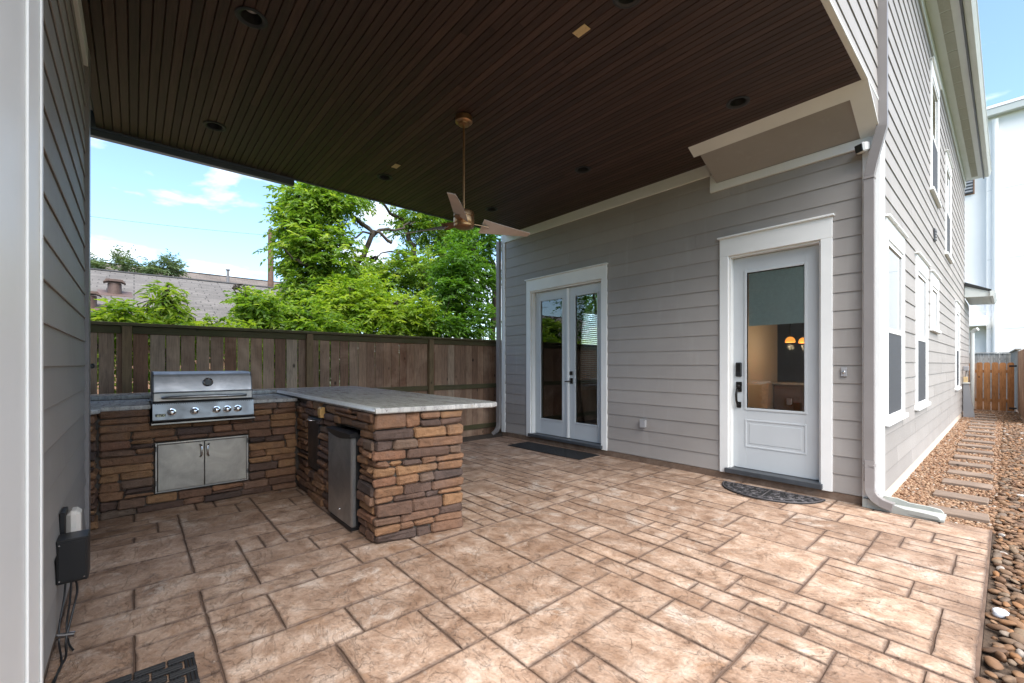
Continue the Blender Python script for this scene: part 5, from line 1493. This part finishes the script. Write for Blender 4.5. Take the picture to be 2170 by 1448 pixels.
for (vx, vy, vz) in ((-16.9, -0.42, 3.40), (-15.2, -0.86, 2.80)):
    v = thing('roof_vent', (vx, vy, vz), ('upper' if vz > 3 else 'lower') + ' of two rusty capped pipe vents on the tan shingle roof', 'roof vent', 'pipe vents on the tan roof')
    m = MB(); m.lathe([(0.16, -0.12), (0.15, 0.30)], (vx, vy, vz), 12); m.build('pipe', 'roof_vent', v, 40)
    m = MB(); m.prism([(-0.24, 0.30), (-0.17, 0.40), (0.17, 0.40), (0.24, 0.30), (0.14, 0.34), (-0.14, 0.34)], -0.2, 0.2, lambda p, q, t: (vx + t, vy + p, vz + q)); m.build('cap', 'roof_vent', v)
    m = MB(); m.add([(vx + 0.35, vy - 0.40, vz - 0.095), (vx + 0.35, vy + 0.40, vz - 0.095), (vx - 0.3, vy + 0.36, vz + 0.135), (vx - 0.3, vy - 0.36, vz + 0.135), (vx + 0.35, vy - 0.40, vz - 0.135), (vx + 0.35, vy + 0.40, vz - 0.135), (vx - 0.3, vy + 0.36, vz + 0.095), (vx - 0.3, vy - 0.36, vz + 0.095)], [(0, 1, 2, 3), (7, 6, 5, 4), (0, 4, 5, 1), (1, 5, 6, 2), (2, 6, 7, 3), (3, 7, 4, 0)]); m.build('flashing', 'roof_vent', v)
rh = gable('rear_house', 'brown shingle-roofed house further back behind the tan roof', -30, -48, 3.0, 8.05, -16, 9.5, 'shingle_brown', 'brick_far')
for (vx, vy, vz) in ((-37, 5.1, 7.6), (-35.5, 7.9, 6.4)):
    v = thing('vent_pipe', (vx, vy, vz), ('thin dark vent pipe standing at the ridge of the brown shingle roof' if vz > 7 else 'short dark vent pipe low on the brown shingle roof near the utility pole'), 'vent pipe', 'vent pipes on the brown roof')
    m = MB(); m.lathe([(0.09, -0.7), (0.09, 0.55)], (vx, vy, vz), 10); m.build('pipe', 'pole_grey', v, 40)
    m = MB(); m.lathe([(0.15, 0.55), (0.15, 0.62)], (vx, vy, vz), 10); m.build('cap', 'pole_grey', v)

# ------------------------------------------------------------------ utility poles and wires
def pole(name, label, x, y, h, r, mat):
    t = thing(name, (x, y, 0), label, 'utility pole')
    m = MB(); m.tube([(x, y, -0.1), (x, y, h * 0.6), (x + 0.05, y, h)], [r * 1.25, r * 1.1, r], 10); m.build('pole_shaft', mat, t, 60)
    m = MB(); m.tube([(x, y, h - 0.02), (x, y, h + 0.25)], [0.035, 0.02], 8); m.lathe([(0.05, 0.08), (0.09, 0.12), (0.05, 0.16), (0.09, 0.2), (0.05, 0.24)], (x, y, h - 0.05), 10); m.build('insulator', 'pole_grey', t, 40)
    m = MB(); m.cbox((x + 0.13, y + 0.08, h - 0.55), (x + 0.24, y + 0.2, h - 0.35), 0.02); m.build('bracket', 'grey_plastic', t)
    return t
pole('utility_pole', 'tall brown wooden utility pole rising beyond the tan roof', -31, 6.58, 9.95, 0.16, 'pole_wood')
pole('service_pole', 'short grey utility pole beside the brown wooden pole', -31, 7.45, 7.2, 0.15, 'pole_grey')
def wire(pts_, label, sag=0.5, r=0.02):
    A, B = Vector(pts_[0]), Vector(pts_[1]); P_ = []
    for i in range(21):
        s = i / 20; p = A.lerp(B, s); p.z -= sag * 4 * s * (1 - s); P_.append(p)
    m = MB(); m.tube(P_, r, 5)
    tag(m.build('power_line', 'wire'), label, 'power line', 'power lines by the utility poles')
wire(((-31, 6.5, 9.6), (-33, -22, 9.9)), 'thin power line strung from the top of the brown utility pole', 0.7, 0.008)
wire(((-31, 6.5, 6.3), (-30, -20, 7.0)), 'dark service cable strung low from the brown utility pole past the roofs', 0.5, 0.022)
wire(((-31, 6.6, 6.3), (-31, 7.4, 6.2)), 'short cable joining the brown and the grey utility pole', 0.05, 0.02)
wire(((-31, 7.5, 6.2), (-30, 24, 5.6)), 'cable running from the grey utility pole behind the trees', 0.4, 0.02)

# ------------------------------------------------------------------ foliage
def leaf_mesh(name, mat, clusters, ntw, leafL, leafW, per, twL, seed, droop=0.25, far=False, tmul=1.0):
    """leafy twigs spread through ellipsoids: clusters (cx,cy,cz,rx,ry,rz,weight)"""
    rg = np.random.default_rng(seed)
    C = np.array(clusters, float); wgt = C[:, 6] / C[:, 6].sum()
    ci = rg.choice(len(C), ntw, p=wgt)
    d = rg.normal(size=(ntw, 3)); d /= np.linalg.norm(d, axis=1, keepdims=True)
    rad = rg.uniform(0, 1, ntw) ** 0.42
    # lumpy outline
    lump = 1 + 0.22 * np.sin(d[:, 0] * 5 + ci) * np.cos(d[:, 1] * 4 + 2 * ci) + 0.12 * np.sin(d[:, 2] * 9 + ci * 1.7)
    P0 = C[ci, :3] + d * C[ci, 3:6] * (rad * lump)[:, None]
    td = d * np.array([1, 1, 0.6]) + rg.normal(size=(ntw, 3)) * 0.55 + np.array([0, 0, 0.15]); td /= np.linalg.norm(td, axis=1, keepdims=True)
    tl = twL * rg.uniform(0.6, 1.3, ntw)
    s = np.tile(np.arange(per), (ntw, 1)); f = (s + 0.5) / per
    base = P0[:, None] + td[:, None] * (tl[:, None] * f)[..., None]
    base[..., 2] -= droop * (f ** 2) * tl[:, None]
    up = np.array([0, 0, 1.0])
    sd_ = np.cross(td, up); sd_ /= (np.linalg.norm(sd_, axis=1, keepdims=True) + 1e-6)
    sg = np.where(s % 2 == 0, 1.0, -1.0)
    ld = td[:, None] * 0.55 + sd_[:, None] * sg[..., None] * 0.85 + rg.normal(size=(ntw, per, 3)) * 0.28
    ld[..., 2] -= droop * 0.9
    ld /= np.linalg.norm(ld, axis=2, keepdims=True)
    nrm = np.array([0, 0, 1.0]) + rg.normal(size=(ntw, per, 3)) * 0.45
    wv = np.cross(ld, nrm); wv /= (np.linalg.norm(wv, axis=2, keepdims=True) + 1e-6)
    nn = np.cross(wv, ld)
    L_ = leafL * rg.uniform(0.65, 1.25, (ntw, per, 1)); W_ = leafW * rg.uniform(0.75, 1.2, (ntw, per, 1))
    v0 = base; v2 = base + ld * L_ - nn * L_ * 0.18
    v1 = base + ld * L_ * 0.42 + wv * W_ * 0.5 + nn * W_ * 0.18
    v3 = base + ld * L_ * 0.42 - wv * W_ * 0.5 + nn * W_ * 0.18
    V = np.stack([v0, v1, v2, v3], 2).reshape(-1, 3); nl = ntw * per
    idx = np.arange(nl) * 4
    Fc = np.stack([idx, idx + 1, idx + 2, idx, idx + 2, idx + 3], 1).reshape(-1, 3)
    me = bpy.data.meshes.new(name)
    me.vertices.add(len(V)); me.vertices.foreach_set('co', V.ravel())
    me.loops.add(Fc.size); me.loops.foreach_set('vertex_index', Fc.ravel().astype(np.int32))
    me.polygons.add(len(Fc)); me.polygons.foreach_set('loop_start', np.arange(0, Fc.size, 3, dtype=np.int32))
    me.update(); me.validate()
    tint = np.clip(np.repeat(rg.normal(0.5, 0.18, ntw), per) + rg.normal(0, 0.12, nl), 0, 1)
    at = me.attributes.new('tint', 'FLOAT', 'POINT'); at.data.foreach_set('value', np.repeat(tint, 4))
    me.materials.append(M[mat])
    # bare twig stems
    ends = P0 + td * tl[:, None] - np.array([0, 0, 1]) * (droop * tl)[:, None]
    return me, P0, ends
def limb(m, pts_, r0, r1, n=7, wob=0.06, seed=0):
    rg = random.Random(seed); P_ = [Vector(p) for p in pts_]; out = []
    for i in range(len(P_) - 1):
        for k in range(4):
            q = P_[i].lerp(P_[i + 1], k / 4)
            if i or k: q += Vector((rg.uniform(-wob, wob), rg.uniform(-wob, wob), rg.uniform(-wob, wob)))
            out.append(q)
    out.append(P_[-1]); rr = [r0 + (r1 - r0) * (i / (len(out) - 1)) ** 0.8 for i in range(len(out))]
    m.tube(out, rr, n)
def tree(name, label, cat, base, trunk, limbs, clusters, mat, ntw, leafL, leafW, per, twL, seed, r0=0.2, droop=0.25, group=None, ends=True):
    t = thing(name, base, label, cat, group)
    m = MB(); limb(m, trunk, r0, r0 * 0.6, 12, 0.03, seed); m.build('trunk', 'bark', t, 80)
    m = MB()
    for i, (pp, a, b) in enumerate(limbs): limb(m, pp, a, b, 7, 0.07, seed + i)
    # fine branches reaching into every leaf mass
    rg = random.Random(seed)
    for c in clusters:
        for k in range(5):
            src = min((Vector(q) for pp, a, b in limbs for q in pp), key=lambda q: (q - Vector(c[:3])).length) if limbs else Vector(trunk[-1])
            e = Vector((c[0] + rg.uniform(-1, 1) * c[3] * 0.8, c[1] + rg.uniform(-1, 1) * c[4] * 0.8, c[2] + rg.uniform(-0.9, 0.9) * c[5] * 0.8))
            limb(m, [src, src.lerp(e, 0.5) + Vector((0, 0, 0.15)), e], 0.028 * (r0 / 0.2) ** 0.5, 0.006, 5, 0.05, seed + k)
    if m.V: m.build('branches', 'bark', t, 80)
    me, P0, E_ = leaf_mesh('crown', mat, clusters, ntw, leafL, leafW, per, twL, seed, droop)
    put('crown', me, t)
    return t
def at(px_, py_, X):
    """point on the plane x = X seen at a photograph pixel"""
    a = R(48.88); dx = -math.sin(a) * 917.5 + math.cos(a) * (px_ - 1085); dy = math.cos(a) * 917.5 + math.sin(a) * (px_ - 1085); dz = 772 - py_
    k = X / dx
    return (X, dy * k, H + dz * k)
def cl(px_, py_, X, rpx, rpy, rx, w=1.0):
    p = at(px_, py_, X); a = R(48.88)
    s = abs(X) / abs(-math.sin(a) * 917.5 + math.cos(a) * (px_ - 1085))
    return (*p, rx, rpx * s * 1.0, rpy * s, w)
# pecan with arching limbs
X = -11.2
bA = at(745, 690, X); bA = (bA[0], bA[1], 0)
lA = [([(bA[0], bA[1], 2.6), at(760, 560, X), at(790, 500, X + 0.3), at(740, 440, X), at(690, 430, X - 0.2), at(640, 400, X)], 0.10, 0.02),
      ([at(790, 500, X + 0.3), at(850, 480, X), at(880, 470, X)], 0.05, 0.012),
      ([(bA[0], bA[1], 2.6), at(700, 600, X + 0.4), at(640, 560, X + 0.5), at(590, 520, X + 0.6)], 0.08, 0.015),
      ([at(830, 515, X + 0.4), at(790, 490, X + 0.4), at(755, 500, X + 0.5), at(745, 520, X + 0.6)], 0.045, 0.012)]
cA = [cl(662, 425, X, 52, 34, 0.8, 1.2), cl(715, 425, X, 50, 22, 0.8, .6), cl(642, 520, X, 38, 60, 0.8, 1.2), cl(695, 540, X, 55, 60, 1.0, 1.2), cl(650, 620, X, 40, 55, 0.8, 1.0), cl(700, 640, X, 70, 60, 1.0, 1.3),
      cl(760, 380, X - 1, 90, 30, 1.2, .5), cl(680, 340, X - 1, 90, 40, 1.2, .5), cl(615, 470, X, 18, 26, 0.4, .3)]
tree('pecan_tree', 'pecan tree with arching dark limbs and hanging leaves beyond the fence', 'tree', bA, [bA, (bA[0], bA[1], 1.4), (bA[0], bA[1] + 0.05, 2.7)], lA, cA, 'leaf_green', 1950, 0.135, 0.056, 13, 0.42, 61, 0.16, 0.35)
# thick-trunked tree
X = -12.6
bB = at(905, 690, X); bB = (bB[0], bB[1], 0)
lB = [([(bB[0], bB[1], 3.6), at(880, 540, X), at(860, 480, X), at(800, 420, X)], 0.16, 0.03), ([(bB[0], bB[1], 3.6), at(935, 540, X), at(960, 470, X), at(980, 380, X)], 0.16, 0.03), ([at(880, 540, X), at(840, 530, X + .4), at(800, 545, X + .8)], 0.05, 0.015)]
cB = [cl(900, 470, X, 60, 40, 1.1, 1.2), cl(960, 470, X, 70, 40, 1.1, 1.0), cl(875, 570, X + .6, 40, 36, 0.8, .8), cl(950, 560, X - .6, 60, 60, 1.0, 1.1), cl(830, 620, X, 60, 60, 1.0, 1.0), cl(960, 650, X - .5, 60, 50, 1.0, .8), cl(900, 380, X, 120, 50, 1.3, .8), cl(780, 590, X, 45, 30, .8, .6)]
tree('elm_tree', 'broad tree with thick pale trunk beyond the fence', 'tree', bB, [bB, (bB[0], bB[1], 1.6), (bB[0], bB[1], 3.7)], lB, cB, 'leaf_green', 1900, 0.13, 0.066, 12, 0.42, 71, 0.27, 0.25)
# deep green tree by the house corner
X = -9.4
bC = at(1046, 690, X); bC = (bC[0], bC[1], 0)
lC = [([(bC[0], bC[1], 2.4), at(1046, 560, X), at(1030, 480, X)], 0.09, 0.03), ([at(1044, 650, X), at(1010, 620, X + .2), at(985, 590, X + .3), at(960, 560, X + .4)], 0.045, 0.015), ([at(1046, 560, X), at(1000, 530, X + .3), at(980, 510, X + .3)], 0.04, 0.012)]
cC = [cl(1010, 520, X, 45, 40, .8, 1.1), cl(965, 560, X + .3, 45, 40, .7, 1.1), cl(1015, 590, X + .2, 35, 30, .5, .7), cl(960, 620, X + .4, 45, 35, .6, 1.0), cl(1000, 680, X + .5, 60, 35, .6, 1.2), cl(1020, 440, X, 60, 50, .9, .8), cl(940, 690, X + .7, 50, 25, .5, .8)]
tree('young_oak', 'deep green tree with slim dark trunk beside the house corner', 'tree', bC, [bC, (bC[0], bC[1], 1.2), at(1046, 600, X)], lC, cC, 'leaf_deep', 1600, 0.105, 0.05, 12, 0.34, 81, 0.10, 0.3)
# bright undergrowth behind the fence
for i, (px_, py_, X, rx, ry, mat_, lb) in enumerate(((668, 700, -8.9, 66, 36, 'leaf_green', 'green shrub below the pecan tree, showing over the fence'), (760, 640, -9.6, 75, 55, 'leaf_bright', 'bright yellow-green bush in front of the thick trunk'), (850, 670, -9.0, 75, 42, 'leaf_bright', 'lime green bush between the thick trunk and the deep green tree'), (578, 668, -9.2, 34, 22, 'leaf_green', 'leafy branch end reaching over the fence before the tan roof'), (530, 640, -9.2, 10, 12, 'leaf_green', 'small leafy shoot before the tan roof ridge'))):
    c0 = cl(px_, py_, X, rx, ry, 0.7); b0 = (c0[0], c0[1], 0)
    tree('shrub', lb, 'shrub', b0, [b0, (b0[0], b0[1], 0.9), (c0[0], c0[1], max(1.0, c0[2] - 0.3))], [([(c0[0], c0[1], c0[2] - 0.5), (c0[0] + .2, c0[1] - .3, c0[2] + .2)], 0.03, 0.01)], [c0, (c0[0] + .2, c0[1] - c0[4] * .5, c0[2] - .15, .5, c0[4] * .6, c0[5] * .7, .6), (c0[0], c0[1] + c0[4] * .5, c0[2] - .1, .5, c0[4] * .6, c0[5] * .8, .6), (c0[0], c0[1], 1.5, .6, c0[4] * 1.1, .6, .7)], mat_, int(620 * (rx / 75)) + 120, 0.115, 0.052, 11, 0.36, 90 + i, 0.04, 0.3)
# peach sapling with long drooping leaves, low growth along the fence
X = -8.0
bP = at(352, 690, X); bP = (bP[0], bP[1], 0)
cP = [cl(352, 658, X, 14, 30, .2, 1.0), cl(350, 622, X, 6, 14, .1, .35), cl(300, 692, X, 40, 10, .3, .8), cl(400, 695, X, 30, 8, .3, .5), (bP[0], bP[1], 1.5, .3, .8, .5, .6)]
tree('peach_sapling', 'young sapling with long drooping leaves above the fence before the tan roof', 'tree', bP, [bP, (bP[0], bP[1], 1.2), at(352, 612, X)], [([(bP[0], bP[1], 1.4), at(352, 640, X)], 0.015, 0.006)], cP, 'leaf_bright', 190, 0.15, 0.036, 9, 0.30, 111, 0.02, 0.55)
for i, (px_, py_, rx) in enumerate(((215, 682, 40), (262, 672, 35), (470, 700, 60))):
    c0 = cl(px_, py_, -7.9, rx, 16, .3); b0 = (c0[0], c0[1], 0)
    tree('bush', ('pale green bush tip over the fence by the garage corner', 'light green bush left of the sapling, over the fence', 'low bush behind the fence right of the sapling')[i], 'shrub', b0, [b0, (b0[0], b0[1], 1.0), (c0[0], c0[1], c0[2] - 0.1)], [], [c0, (c0[0], c0[1], 1.5, .35, .6, .5, 1.2)], 'leaf_bright', 110, 0.13, 0.05, 9, 0.28, 121 + i, 0.02, 0.4)
# far tree tops behind the tan roof ridge
for i, (px_, py_, rx, ry) in enumerate(((262, 562, 14, 20), (318, 574, 9, 10), (362, 568, 12, 15), (198, 566, 8, 8))):
    c0 = cl(px_, py_, -28.0, rx, ry, 1.0); b0 = (c0[0], c0[1], 0)
    tree('juniper_tree', ('tallest feathery juniper top behind the tan roof ridge', 'small juniper top between two taller ones behind the tan roof', 'pointed juniper top right of the others behind the tan roof', 'low tree top beside the garage corner behind the tan roof')[i], 'tree', b0, [b0, (b0[0], b0[1], 3), (c0[0], c0[1], c0[2])], [], [c0, (c0[0], c0[1], c0[2] + c0[5] * .6, .4, c0[4] * .4, c0[5] * .7, .5), (c0[0], c0[1] + c0[4] * .6, c0[2] - c0[5] * .4, .6, c0[4] * .6, c0[5] * .6, .5)], 'leaf_far', 110, 0.20, 0.06, 9, 0.5, 131 + i, 0.1, 0.1)
tree('reflected_tree', 'leafy tree mirrored in the French door glass', 'tree', (-12.5, -5.2, 0), [(-12.5, -5.2, 0), (-12.5, -5.2, 1.5), (-12.4, -5.2, 3)], [([(-12.5, -5.2, 2.8), (-12.2, -4.6, 4.2), (-12, -4.2, 5)], 0.08, 0.02), ([(-12.5, -5.2, 2.8), (-12.6, -6, 4.4)], 0.08, 0.02)], [(-12.3, -4.6, 4.6, 1.5, 1.6, 1.2, 1), (-12.6, -6.2, 4.3, 1.5, 1.5, 1.3, 1), (-12.4, -5.4, 3.2, 1.3, 1.8, .9, .7)], 'leaf_deep', 520, 0.16, 0.07, 11, 0.5, 161, 0.16, 0.3)
# tree beyond the gate
tree('street_tree', 'green tree between the house end and the white building', 'tree', (-3.4, 44, 0), [(-3.4, 44, 0), (-3.4, 44, 1.5), (-3.4, 44, 3)], [], [(-3.4, 44, 3.6, 2, 2.4, 2.0, 1)], 'leaf_green', 380, 0.4, 0.2, 9, 0.8, 151, 0.2, 0.2)

for o in list(bpy.data.objects):
    if '_base' in o: del o['_base']
